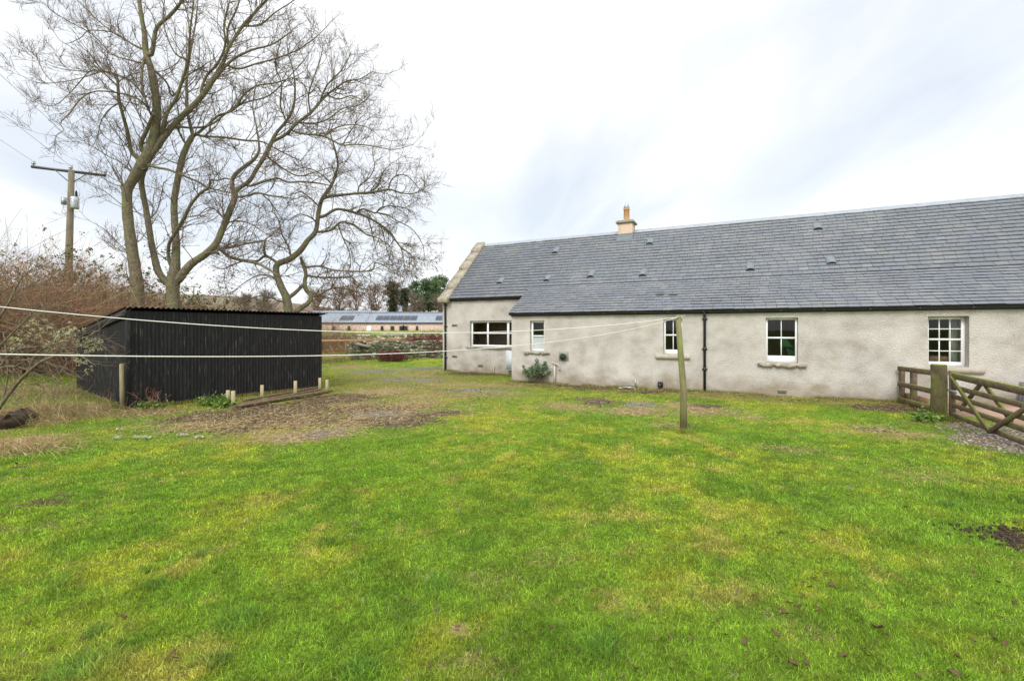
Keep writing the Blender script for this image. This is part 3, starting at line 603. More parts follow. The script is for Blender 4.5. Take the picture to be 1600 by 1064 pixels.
a_, zz = hp(1032, 601, D1); mb = MB(); mb.box(a_ - .075, a_ + .075, -.06, .0, zz - .08, zz + .09, b=.02); mb.tube([(a_, -.05, zz + .02), (a_, -.14, zz - .0), (a_, -.15, zz - .07)], [.06, .055, .05], 10); mb.build('drain_hopper', M['black'], hroot)
# chimney
ac, _ = hp(979, 360, DR); mb = MB(); yc = DR - D1; zst = 3.93 - Z0
mb.box(ac - .28, ac + .28, yc - .29, yc + .29, zst - .6, zst + .30, b=.01); ch = mb.build('chimney', M['stack'], roof)
mb = MB(); mb.box(ac - .36, ac + .36, yc - .37, yc + .37, zst + .30, zst + .37, b=.015); mb.box(ac - .33, ac + .33, yc - .34, yc + .34, zst + .37, zst + .41, b=.015); mb.build('chimney_cap', M['cap'], roof)
mb = MB(); mb.lathe([(.125, .41), (.12, .45), (.11, .86), (.125, .87), (.125, .93), (.11, .94)], (ac, yc, zst), 18); mb.build('chimney_pot', M['clay'], roof)
mb = MB(); mb.lathe([(.10, .94), (.12, .96), (.065, 1.10), (.01, 1.22)], (ac, yc, zst), 14); mb.build('chimney_cowl', M['metal'], roof)
mb = MB(); mb.box(ac - .31, ac + .31, yc - .52, yc - .3, zst - .50, zst - .2); R_ = None
mb = MB(); sl = (DR - D1); f0, f1 = -.52, -.29
mb.add([(ac - .3, yc + f0, zst + f0 * SMN + .04), (ac + .3, yc + f0, zst + f0 * SMN + .04), (ac + .3, yc + f1, zst + f1 * SMN + .05), (ac - .3, yc + f1, zst + f1 * SMN + .05), (ac + .3, yc + f1 - .003, zst + f1 * SMN + .14), (ac - .3, yc + f1 - .003, zst + f1 * SMN + .14)], [(0, 1, 2, 3), (3, 2, 4, 5)]); mb.build('flashing', M['vent'], roof)
# roof vents
def roof_at(px, py):
    t = (px - 800) / F; s = (HY - py) / F; k = UN[0] * t + UN[1]
    # main plane z = ZE2+SMN(D-15.5); ext plane z=ZE1+SE(D-14)
    Ym = (ZE2 - SMN * 15.5) / (s - SMN * k); Ye = (ZE1 - SE * 14.0) / (s - SE * k)
    a_e = Ye * (UU[0] * t + UU[1])
    if Ye * k < DJ and a_e > AE: return a_e, Ye * k - D1, ZE1 + SE * (Ye * k - 14) - Z0, SE
    return Ym * (UU[0] * t + UU[1]), Ym * k - D1, ZE2 + SMN * (Ym * k - 15.5) - Z0, SMN
for px, py in ((783, 440), (869, 393), (856, 436), (924, 430), (1016, 379), (1005, 428), (1172, 419), (1277, 356), (1298, 409)):
    a_, y, z, s_ = roof_at(px, py); n = 8; an = np.linspace(0, pi, n); mb = MB(); V = []; wv = .13
    for (dy_, hh) in ((-.17, .12), (.02, .11), (.2, .02)):
        V += [(a_ + wv * cos(t) * (1 if hh > .05 else .8), y + dy_, z + dy_ * s_ + hh * max(sin(t), 0) ** .6 + .01) for t in an]
    Fq = [(r * n + i, r * n + i + 1, (r + 1) * n + i + 1, (r + 1) * n + i) for r in range(2) for i in range(n - 1)]
    mb.add(V, Fq); mb.box(a_ - .15, a_ + .15, y - .12, y + .2, z - .12 * s_ * 0 - .0, z + .0 + .001) if False else None
    v = mb.build('roof_vent', M['vent'], roof); mb = MB(); mb.add([(p[0], p[1] + .03, p[2] - .002) for p in V[:n]] + [(a_ + .12, y - .14, z - .14 * s_ + .01), (a_ - .12, y - .14, z - .14 * s_ + .01)], [tuple(range(n))]); mb.build('vent_mouth', M['dark'], v)
for px, py, w in ((1266, 344.5, .3), (838, 387, .2), (1031, 461.5, .22), (1052, 461.5, .22)):
    a_, y, z, s_ = roof_at(px, py); mb = MB(); mb.add([(a_ - w / 2, y - .08, z - .08 * s_ + .035), (a_ + w / 2, y - .08, z - .08 * s_ + .035), (a_ + w / 2, y + .08, z + .08 * s_ + .03), (a_ - w / 2, y + .08, z + .08 * s_ + .03), (a_ - w / 2, y - .08, z - .08 * s_), (a_ + w / 2, y - .08, z - .08 * s_)], [(0, 1, 2, 3), (4, 5, 1, 0)]); mb.build('slate_vent', M['dark'] if px > 1000 and px < 1100 else M['vent'], roof)
# gable skew stones
mb = MB(); n = 6; d0 = 15.38; d1 = DR + .02
for k in range(n):
    s0 = d0 + (d1 - d0) * k / n; s1 = d0 + (d1 - d0) * (k + 1) / n - .012; zf = lambda d: ZE2 + SMN * (d - 15.5) - Z0
    hA = .12 + (.03 if k % 2 else 0) + rng.uniform(0, .02); q0, q1 = A0 - .03, A0 + .42
    V = [(q0, s0 - D1, zf(s0) - .06), (q1, s0 - D1, zf(s0) - .06), (q1, s1 - D1, zf(s1) - .06), (q0, s1 - D1, zf(s1) - .06), (q0, s0 - D1 - .03, zf(s0) + hA), (q1, s0 - D1 - .03, zf(s0) + hA), (q1, s1 - D1 + .01, zf(s1) + hA - .02), (q0, s1 - D1 + .01, zf(s1) + hA - .02)]
    mb.add(V, [(0, 3, 2, 1), (4, 5, 6, 7), (0, 1, 5, 4), (1, 2, 6, 5), (2, 3, 7, 6), (3, 0, 4, 7)])
mb.box(A0 - .05, A0 + .40, 15.28 - D1, 15.62 - D1, ZE2 - Z0 - .2, ZE2 - Z0 + .02, b=.02); mb.build('coping', M['skew'], hroot)
# things indoors
cu = MB(); a_, zb = W5[1] - .20, W5[2]; xx = np.linspace(0, .30, 40); V = []
for x in xx: V += [(a_ + x, .52 + .03 * sin(x * 70), W5[2] - .3), (a_ + x, .52 + .03 * sin(x * 70), W5[3] + .1)]
cu.add(V, [(2 * i, 2 * i + 2, 2 * i + 3, 2 * i + 1) for i in range(39)])
def to_world(o): o.location = hroot.location; o.rotation_euler = hroot.rotation_euler; return o
tag(to_world(cu.build('curtain', M['curtain'])), 'pale curtain hanging behind the twelve paned window', 'curtain')
mb = MB(); w4 = (W4[0] + W4[1]) / 2
mb.add([(w4 + .02, .62, W4[2] + .75), (w4 + .1, .62, W4[2] + .72), (w4 + .36, .7, W4[2] + .40), (w4 + .12, .7, W4[2] + .42), (w4 + .02, .66, W4[2] + .42), (w4 + .18, .68, W4[2] + .36), (w4 + .42, .7, W4[2] + .28), (w4 + .45, .7, W4[2] - .05), (w4 + .28, .7, W4[2] - .05)], [(0, 4, 3, 2, 1), (5, 8, 7, 6)])
V = np.concatenate(mb.V); V2 = V + np.array([0, .05, 0]); mb.add(V2, [(0, 1, 2, 3, 4), (5, 6, 7, 8)]); 
tag(to_world(mb.build('chair', M['green'])), 'green chair back seen inside the four paned window', 'chair')
mb = MB(); mb.box(W5[0] + .2, W5[0] + .62, .55, .9, W5[2] - .2, W5[2] + .22, b=.04); mb.box(W5[0] + .3, W5[0] + .5, .5, .56, W5[2] - .1, W5[2] + .12, b=.02)
tag(to_world(mb.build('box', M['timber'])), 'brown cardboard box inside behind the twelve paned window', 'box')

# ------------------------------------------------------------ shed
sroot = empty('shed', (SH0[0], SH0[1], Z0), 'black corrugated iron shed with a lean-to roof beside the bare trees', 'shed', math.atan2(SL[1], SL[0]))
LL, WW, HF, HB = 4.6, 4.6, 2.2, 1.66                     # local x along long face, y to the back left
def corr(mb, p, q, zb, zt0, zt1, out, pitch=.076, amp=.010):
    p = np.array(p, float); q = np.array(q, float); L = np.linalg.norm(q - p); n = int(L / pitch * 6); s = np.linspace(0, 1, n + 1); o = amp * np.sin(s * L / pitch * 2 * pi)
    lap = .004 * (np.floor(s * L / .66) % 2)
    xy = p + (q - p) * s[:, None] + np.asarray(out) * (o + lap)[:, None]; zt = zt0 + (zt1 - zt0) * s
    V = np.concatenate([np.c_[xy, np.full(n + 1, zb)], np.c_[xy, zt]]); i = np.arange(n); mb.add(V, [np.stack([i, i + 1, i + n + 2, i + n + 1], -1)])
mb = MB(); corr(mb, (0, 0), (LL, 0), -.15, HF - .02, HF - .02, (0, -1)); mb.build('front_wall', M['shed'], sroot)
mb = MB(); corr(mb, (0, WW), (0, 0), -.15, HB - .02, HF - .02, (-1, 0), amp=.008); corr(mb, (LL, 0), (LL, WW), -.15, HF - .02, HB - .02, (1, 0)); corr(mb, (LL, WW), (0, WW), -.15, HB - .02, HB - .02, (0, 1)); mb.build('side_wall', M['shed'], sroot)
mb = MB(); n = int((LL + .2) / .076 * 6); s = np.linspace(-.06, LL + .14, n); zz = .017 * np.sin(s / .10 * 2 * pi) + .045
V = np.concatenate([np.c_[s, np.full(n, -.1), HF + zz + .012], np.c_[s, np.full(n, WW + .1), HB + zz - .012]]); i = np.arange(n - 1); mb.add(V, [np.stack([i, i + 1, i + n + 1, i + n], -1)]); V = V - np.array([0, 0, .006]); mb.add(V, [np.stack([i, i + n, i + n + 1, i + 1], -1)]); mb.build('roof', M['shed'], sroot)
mb = MB(); mb.beam((-.05, -.08, HF - .075), (-.05, WW + .08, HB - .095), .03, .17); mb.build('bargeboard', M['shed'], sroot)
mb = MB(); mb.box(-.03, .05, -.022, .05, -.1, HF - .03, b=.006); mb.build('corner_strip', M['shed'], sroot)
# stakes, rail planks
def stake(px, pyt, pyb, w, label, grp='stakes beside the shed', m='oldwood', rnd=False, z=-1.72, lean=0, cat='stake', name='stake', thick=None):
    x, y = G(px, pyb, z); ht = (pyb - pyt) / F * y; mb = MB(); gz_ = float(H(x, y))
    if rnd: mb.tube([(0, 0, -.1), (0, 0, ht * .5), (lean, 0, ht - .01), (lean, 0, ht)], [w / 2, w / 2, w / 2 * .95, w / 2 * .8], 12, jit=.03)
    else: mb.box(-w / 2, w / 2, -.02, .03, -.1, ht, b=.005)
    o = mb.build(name, M[m], None, loc=(x, y, gz_)); o.rotation_euler = (rng.normal(0, .02), rng.normal(0, .02), .3); return tag(o, label, cat, grp)
stake(192, 566, 637, .105, 'tall weathered round post standing against the shed corner', None, rnd=True, name='post', cat='post')
stake(355.5, 608, 632, .075, 'first short pale stake from the near end of the planks'); stake(365, 609, 634, .08, 'short stake in front of its near twin at the plank end')
stake(409.5, 601, 622, .075, 'short pale stake second along behind the planks'); stake(461.5, 594, 617, .08, 'short pale stake with a dark knot behind the far planks')
stake(500, 589, 609, .08, 'short stake at the far shed corner, nearer the wall'); stake(511, 592, 611, .08, 'short stake outermost at the far end of the planks')
def plank(p, q, w, h, label, zo=.05):
    (x0, y0), (x1, y1) = G(*p), G(*q); mb = MB(); z0, z1 = float(H(x0, y0)) + zo, float(H(x1, y1)) + zo; n = 10; pts = np.linspace((x0, y0, z0), (x1, y1, z1), n)
    for i in range(n - 1): mb.beam(pts[i], pts[i + 1] + (pts[i + 1] - pts[i]) * .02, w * rng.uniform(.9, 1.05), h * rng.uniform(.85, 1.1))
    return tag(mb.build('plank', M['plank']), label, 'plank', 'planks lying along the shed')
plank((372, 637), (516, 612), .16, .05, 'outermost dark rotting plank along the shed', .06); plank((376, 633), (500, 610), .12, .05, 'middle mossy plank lying along the shed', .05); plank((380, 627), (498, 606), .10, .04, 'inner mossy plank nearest the shed wall', .04)

# ------------------------------------------------------------ clothes post and lines
PX, PY = 268 / F * 7.87, 7.87
mb = MB(); gz_ = float(H(PX, PY)); top = .265; pts = [(0, 0, gz_ - .1), (0, 0, gz_ + .7), (-.055, 0, gz_ + 1.4), (-.095, 0, top)]
mb.tube(pts, [.062, .056, .05, .046], 14, jit=.04); cp = tag(mb.build('clothes_post', M['post'], loc=(PX, PY, 0)), 'leaning mossy wooden clothes post standing in the lawn', 'post')
mb = MB(); mb.tube([(-.13, -.05, top - .05), (-.03, -.04, top - .02), (.02, -.05, top - .01)], .006, 6); mb.tube([(-.095 + .05 * cos(t), .05 * sin(t), top - .035) for t in np.linspace(0, 2 * pi, 13)], .006, 5, caps=False); mb.build('hook', M['metal'], cp)
A_ = np.array([PX - .095, PY - .03, top - .04])
def line(B, sag, r, label):
    s = np.linspace(0, 1, 90)[:, None]; B = np.array(B); pts = A_ + (B - A_) * s; pts[:, 2] -= (4 * sag * s * (1 - s))[:, 0]; mb = MB(); mb.tube(pts, r, 7); tag(mb.build('clothes_line', M['rope'], smooth=True), label, 'clothes line', 'clothes lines tied to the post')
line((-3.5, 1.6, -.03), .289, .0036, 'lower white clothes line sagging across the black shed'); line((-7.5, 3.6, .645), .447, .0046, 'upper white clothes line running past the shed roof')

# ------------------------------------------------------------ fence and gate
def gz1(x, y): return float(H(x, y))
fr = empty('fence', (8.58, 9.15, gz1(8.58, 9.15)), 'short mossy post and rail fence between cottage wall and round gatepost', 'fence')
fb = np.array([8.58, 9.15, gz1(8.58, 9.15)])
def wp(px, py, Y): return P(px, py, Y) - fb
mb = MB(); mb.beam(wp(1409, 632, 11.0), wp(1409.5, 575, 11.0), .07, .1, up=(1, 0, 0)); mb.build('post', M['mossywood'], fr)
mb = MB(); mb.beam(wp(1427.5, 640, 10.4), wp(1427.5, 580, 10.4), .07, .12, up=(1, 0, 0)); mb.build('post', M['mossywood'], fr)
for (a0, b0) in (((1404, 575.5), (1458, 582.5)), ((1404, 599.5), (1458, 611.5)), ((1404, 623.5), (1458, 638))):
    mb = MB(); mb.beam(wp(*a0, 11.0), wp(*b0, 9.35), .045, .11); mb.build('rail', M['mossywood'], fr)
gp = MB(); hgt = 84 / F * 9.15; gp.tube([(0, 0, -.1), (0, 0, .3), (0.01, 0, .7), (0, 0, hgt - .02), (0, 0, hgt)], [.137, .130, .125, .125, .11], 20, jit=.025)
tag(gp.build('gatepost', M['mosspost'], loc=(8.58, 9.15, gz1(8.58, 9.15) + .0)), 'thick round moss covered gatepost beside the open gate', 'gatepost')
g0 = P(1488, 654, 8.85); gd = np.array([-.435, -.9, 0]); gd /= np.linalg.norm(gd)
gr = empty('gate', (g0[0], g0[1], g0[2]), 'mossy brown five bar wooden field gate standing open', 'gate', math.atan2(gd[1], gd[0])); LG = 3.0
mb = MB(); mb.box(-.045, .045, -.04, .04, -.02, .93, b=.01); mb.build('hinge_stile', M['mossywood'], gr); mb = MB(); mb.box(LG - .04, LG + .04, -.035, .035, 0, .9, b=.008); mb.build('latch_stile', M['mossywood'], gr)
mb = MB(); mb.beam((-.03, 0, .84), (LG, 0, .82), .06, .12, b=.012); mb.build('top_rail', M['mossywood'], gr)
for z in (.62, .44, .27, .08): mb = MB(); mb.beam((.045, 0, z), (LG - .04, 0, z - .01), .03, .085); mb.build('rail', M['mossywood'], gr)
for (p_, q_, yo) in (((.05, .80), (1.5, .04), -.034), ((1.52, .05), (LG - .1, .78), -.036), ((.25, .22), (1.05, .80), .034), ((1.15, .80), (2.0, .3), .036)):
    mb = MB(); mb.beam((p_[0], yo, p_[1]), (q_[0], yo, q_[1]), .035, .075, up=(0, 1, 0)) if False else mb.beam((p_[0], yo, p_[1]), (q_[0], yo, q_[1]), .035, .075); mb.build('brace', M['mossywood'], gr)
mb = MB(); mb.beam((-.05, -.05, .55), (.35, -.05, .55), .01, .04); mb.tube([(-.1, 0, .55), (.0, 0, .55)], .012, 6); mb.build('hinge', M['metal'], gr)
# timber kerb box, slab, slates leaning
mb = MB(); mb.beam(P(1417, 622, 11.0), P(1458, 632, 10.0), .1, .26); mb.beam(P(1452, 632, 10.0), P(1510, 628, 10.6), .1, .26); tag(mb.build('sleeper_edging', M['timber']), 'low pale timber sleeper edging behind the mossy fence', 'edging')
c_ = [P(1462, 652, 9.9), P(1530, 624, 11.8), P(1700, 640, 9.8), P(1600, 680, 8.2)]
sx = [G(1470, 640), G(1540, 618), G(1720, 634), G(1610, 664)]; mb = MB(); V = [(x, y, -1.66) for x, y in sx] + [(x, y, -1.9) for x, y in sx]
mb.add(V, [(0, 3, 2, 1), (0, 1, 5, 4), (1, 2, 6, 5), (2, 3, 7, 6), (3, 0, 4, 7)]); tag(mb.build('paving', M['slab']), kind='structure')
# make sure the paving faces up is visible from above
for k, (dx, tl) in enumerate(((0, .32), (.035, .30), (.08, .27), (.13, .25), (.2, .2))):
    a_, zz = hp(1592 + 0, 600, D1); mb = MB(); mb.box(a_ + dx - .2, a_ + dx + .35, -.016, 0.0, 0, .62 - k * .05, b=.003)
    o = mb.build('loose_slate', M['slate']); w_ = hroot.matrix_world
    o.rotation_euler = (tl, 0, -TH); o.location = (UN[0] * (D1 - .30 - k * .03), UN[1] * (D1 - .30 - k * .03), Z0 + .05)
    tag(o, ['tallest loose roof slate leaning on the wall', 'loose slate second from the wall in the leaning stack', 'middle loose slate of the leaning stack', 'loose slate fourth out from the wall', 'shortest outermost loose slate leaning by the wall'][k], 'slate', 'roof slates leaning on the cottage wall')

# ------------------------------------------------------------ drystone walls
def drystone(name, p, q, hgt, th, label, size=.22, tones=None, seed=1, ragged=.2):
    r = np.random.default_rng(seed); p = np.array(p, float); q = np.array(q, float); L = np.linalg.norm(q - p); d = (q - p) / L; nn = np.array([-d[1], d[0]]); mb = MB()
    z = 0
    while z < hgt:
        hh = size * r.uniform(.35, .75); x = -r.uniform(0, .2)
        topc = z + hh >= hgt
        while x < L:
            w = size * r.uniform(.6, 1.9); hs = hh * r.uniform(.8, 1.25) * (1.5 if topc else 1)
            if topc and r.random() < ragged: x += w; continue
            off = r.uniform(-.03, .03); yy0, yy1 = -th / 2 + off + .1 * z / hgt, th / 2 + off - .1 * z / hgt
            V = np.array([(x0, y0, z0) for z0 in (z, z + hs * .97) for x0, y0 in ((x, yy0), (x + w * .96, yy0), (x + w * .96, yy1), (x, yy1))]); V += r.normal(0, size * .07, V.shape)
            tn = tones[r.integers(len(tones))] * r.uniform(.6, 1.35); Vw = np.c_[p[0] + V[:, 0] * d[0] + V[:, 1] * nn[0], p[1] + V[:, 0] * d[1] + V[:, 1] * nn[1], V[:, 2]]
            xm = p + d * (x + w / 2); Vw[:, 2] += float(H(*xm)) - .05
            mb.add(Vw, [(0, 3, 2, 1), (4, 5, 6, 7), (0, 1, 5, 4), (1, 2, 6, 5), (2, 3, 7, 6), (3, 0, 4, 7)], tn); x += w
        z += hh
    return tag(mb.build(name, M['stone']), label, 'wall')
ST = [np.array(c) for c in ((.34, .32, .25), (.46, .43, .34), (.20, .20, .13), (.60, .56, .45), (.24, .26, .13))]
(ax, ay), (bx_, by_) = (P(548, 516, 25.2)[:2], P(655, 516, 26.6)[:2])
drystone('drystone_wall', (ax, ay), (bx_ + 1.5, by_ + .4), .98, .5, 'near mossy drystone wall with a slab on its broken end', .16, ST, 2)
drystone('drystone_wall', P(470, 516, 44)[:2], P(760, 516, 46)[:2], .86, .6, 'far grey drystone wall below the green field', .26, ST, 3)
drystone('drystone_wall', (-22, 15.2), (-11.2, 18.6), .95, .5, 'mossy drystone wall under the bramble thicket', .26, ST, 4)
mb = MB(); mb.beam(P(557, 537.5, 25.0), P(578, 542, 25.0), .5, .09); tag(mb.build('stone_slab', M['sill']), 'flat stone slab tilted on the broken end of the wall', 'slab')
# rail fence beyond
yF = 29.3; fb2 = empty('rail_fence', (P(541, 516, yF)[0], yF, gz1(P(541, 516, yF)[0], yF)), 'long bright orange brown rail fence between the two stone walls', 'fence')
bz = np.array(fb2.location)
mb = MB(); mb.beam(P(460, 533, 29.0) - bz, P(600, 531, 29.6) - bz, .05, .12); mb.beam(P(600, 531, 29.6) - bz, P(720, 526, 30.2) - bz, .05, .12); mb.build('rail', M['rail'], fb2)
for px in (480, 541, 603, 664, 720): mb = MB(); mb.beam(P(px, 562, 29.4) - bz, P(px, 531 - (px - 541) * .02, 29.4) - bz, .13, .14, up=(1, 0, 0)); mb.build('post', M['pole'], fb2)

# ------------------------------------------------------------ farm steading far off
def steading():
    Yb = 100.; x0, x1 = P(440, 516, Yb)[0], 6.; zg0, ze, zr = -1.2, (516 - 503.8) / F * Yb, (516 - 488.5) / F * (Yb + 4)
    r = empty('stone_steading', ((x0 + x1) / 2, Yb, 0), 'long low pink stone steading with solar panels on its slate roof', 'building'); ox = (x0 + x1) / 2
    px2 = lambda px: P(px, 516, Yb)[0] - ox
    mb = MB(); mb.box(x0 - ox, x1 - ox, 0, 8, zg0, ze); mb.build('wall', M['farstone'], r)
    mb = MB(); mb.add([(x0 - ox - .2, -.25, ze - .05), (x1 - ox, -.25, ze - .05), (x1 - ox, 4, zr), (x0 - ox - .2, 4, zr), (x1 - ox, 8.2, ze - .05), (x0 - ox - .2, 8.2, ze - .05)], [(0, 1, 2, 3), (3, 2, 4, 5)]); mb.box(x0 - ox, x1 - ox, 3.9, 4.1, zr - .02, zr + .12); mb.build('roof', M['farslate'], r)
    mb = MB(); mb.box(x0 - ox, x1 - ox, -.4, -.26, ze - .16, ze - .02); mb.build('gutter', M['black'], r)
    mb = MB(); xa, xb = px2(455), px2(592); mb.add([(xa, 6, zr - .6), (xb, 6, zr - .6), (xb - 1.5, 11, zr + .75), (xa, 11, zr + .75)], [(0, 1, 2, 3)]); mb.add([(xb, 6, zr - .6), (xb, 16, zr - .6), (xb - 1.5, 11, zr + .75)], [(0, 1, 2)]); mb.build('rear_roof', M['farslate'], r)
    for px, w in ((521, .55), (545, .6), (597, .55), (613, .75), (627, .8), (634, .8), (651.5, .45)):
        xm = px2(px); mb = MB(); z0, z1 = (516 - 516.0) / F * Yb, (516 - 509.3) / F * Yb
        mb.box(xm - w / 2 - .2, xm + w / 2 + .2, -.03, .0, z0 - .2, z1 + .22); w_ = mb.build('window', M['pinkst'], r); mb = MB(); mb.box(xm - w / 2, xm + w / 2, -.05, -.034, z0, z1); mb.build('pane', M['dark'], w_)
    mb = MB(); mb.box(px2(573), px2(580), -.06, 0, -1.2, .95); mb.build('door', M['white'], r)
    mb = MB(); mb.box(px2(673), px2(678), -.06, 0, -.2, .55); mb.build('hatch', M['pinkst'], r)
    sl = (zr - ze) / 4.25
    for grp in ([585 + i * 5.45 for i in range(12)], [528, 533.5, 539, 544.5], [679.5, 685, 690.5, 696, 701.5]):
        for i, px in enumerate(grp):
            xa = px2(px + (0 if i % 2 == 0 else -.5)); w = .66; mb = MB(); ya, yb = .6, 2.5; mb.add([(xa, ya, ze + (ya + .25) * sl + .1), (xa + w, ya, ze + (ya + .25) * sl + .1), (xa + w, yb, ze + (yb + .25) * sl + .1), (xa, yb, ze + (yb + .25) * sl + .1), (xa, ya, ze + (ya + .25) * sl), (xa + w, ya, ze + (ya + .25) * sl)], [(0, 1, 2, 3), (4, 5, 1, 0)]); mb.build('solar_panel', M['solar'], r)
steading()
Yh = 170.; mb = MB(); hx = P(632, 516, Yh)[0]; fh = empty('far_house', (hx, Yh, 0), 'distant sandstone house with chimneys between the bare tree and the pines', 'house')
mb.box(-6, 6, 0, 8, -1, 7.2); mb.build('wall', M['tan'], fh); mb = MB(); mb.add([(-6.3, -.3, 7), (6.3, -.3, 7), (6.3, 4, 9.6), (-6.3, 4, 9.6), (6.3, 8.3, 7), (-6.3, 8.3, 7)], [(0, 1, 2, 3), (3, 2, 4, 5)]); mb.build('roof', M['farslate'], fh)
for xx in (-1.4, 2.4): mb = MB(); mb.box(xx - .6, xx + .6, 3.2, 4.8, 8.6, 10.7, b=.05); mb.box(xx - .75, xx + .75, 3.05, 4.95, 10.7, 10.95); [mb.lathe([(.2, 10.95), (.15, 11.6)], (xx + dx, 4, 0), 8) for dx in (-.35, .35)]; mb.build('chimney', M['tan'], fh)
for xx in (-4, -1.5, 1.5, 4): mb = MB(); mb.box(xx - .5, xx + .5, -.04, 0, 4.2, 6); mb.build('window', M['dark'], fh)

# hill
n1, n2 = 140, 40; hx = np.linspace(-1500, 700, n1); hy = np.linspace(650, 1700, n2); X, Yy = np.meshgrid(hx, hy); R_ = X / Yy
ridge = np.interp((hx / 800) * F + 800, [-600, 100, 225, 300, 340, 400, 470, 520, 700, 1300], [70, 62, 61, 58, 55, 49, 40, 30, 14, 4]) * 800 / F
Zh = ridge[None] * sm(Yy, 650, 850) * (1 + .1 * fbm(X, Yy, 150, 70)) - 2
ii = np.arange(n2 - 1)[:, None] * n1 + np.arange(n1 - 1)[None]; tag(mesh_np('hill', np.stack([X, Yy, Zh], -1), [np.stack([ii, ii + 1, ii + n1 + 1, ii + n1], -1).reshape(-1, 4)], M['hill'], None, None, True), kind='structure')

# ------------------------------------------------------------ utility poles
def upole(px, pyt, Y, pyb, sc, label, full=True):
    b = P(px, 516, Y); g = gz1(b[0], Y); top = (516 - pyt) / F * Y; r = empty('utility_pole', (b[0], Y, g), label, 'utility pole', 0, 'utility poles'); ht = top - g
    mb = MB(); mb.tube([(0, 0, -.2), (0, 0, ht * .5), (.15, 0, ht)], [.19, .165, .13], 12); mb.build('pole', M['pole'], r)
    mb = MB(); mb.beam((-1.38, -.65, ht - .05), (1.42, .70, ht - .07), .12, .13); mb.build('crossarm', M['black'] if full else M['pole'], r)
    for k, (dx, dy) in enumerate(((-1.32, -.62), (.05, .02), (1.36, .67))):
        mb = MB(); mb.lathe([(.03, 0), (.03, .08), (.09, .1), (.10, .16), (.05, .18), (.08, .22), (.07, .27), (.02, .29)], (dx + .03, dy - .0, ht + .0), 10); mb.build('insulator', M['metal'], r)
    if full:
        for s_ in (-1, 1): mb = MB(); mb.beam((.12, 0, ht - .75), (.12 + s_ * .6, s_ * .29, ht - .1), .03, .04); mb.build('brace', M['black'], r)
        mb = MB(); mb.lathe([(.17, ht - 2.15), (.19, ht - 2.1), (.19, ht - 1.55), (.15, ht - 1.5)], (.42, -.1, 0), 14); tr_ = mb.build('transformer', M['metal'], r); mb = MB(); mb.lathe([(.05, ht - 1.5), (.07, ht - 1.45), (.04, ht - 1.4), (.07, ht - 1.36), (.04, ht - 1.3), (.06, ht - 1.27), (.02, ht - 1.15)], (.5, -.1, 0), 8); mb.build('bushing', M['dark'], tr_)
        mb = MB(); mb.box(-.35, -.2, -.1, .1, ht - 1.9, ht - 1.5); mb.box(-.2, .25, -.03, .03, ht - 1.75, ht - 1.7); mb.build('bracket', M['metal'], r)
    return r, ht, g
r1, ht1, g1 = upole(110.5, 266, 25, 400, 1, 'tall wooden utility pole with crossarm and grey transformer behind the hedge'); r1.location.x -= .1
upole(302, 448, 118, 480, 1, 'tiny distant utility pole seen between the bare tree trunks', False)
dirw = np.array([.48, -.88, 0])
for k, (dx, dy) in enumerate(((-1.32, -.62), (.05, .02), (1.36, .67))):
    p0 = np.array([r1.location.x + dx, 25 + dy, g1 + ht1 + .25]); s = np.linspace(0, 1, 50)[:, None]; L_ = 60; pts = p0 + dirw * s * L_; pts[:, 2] -= (4 * .9 * s * (1 - s))[:, 0] * .6; mb = MB(); mb.tube(pts, .007, 5)
    tag(mb.build('power_line', M['black']), ['overhead wire on the outer near insulator', 'overhead wire on the middle insulator', 'overhead wire on the far side insulator'][k], 'wire', 'overhead wires from the pole')

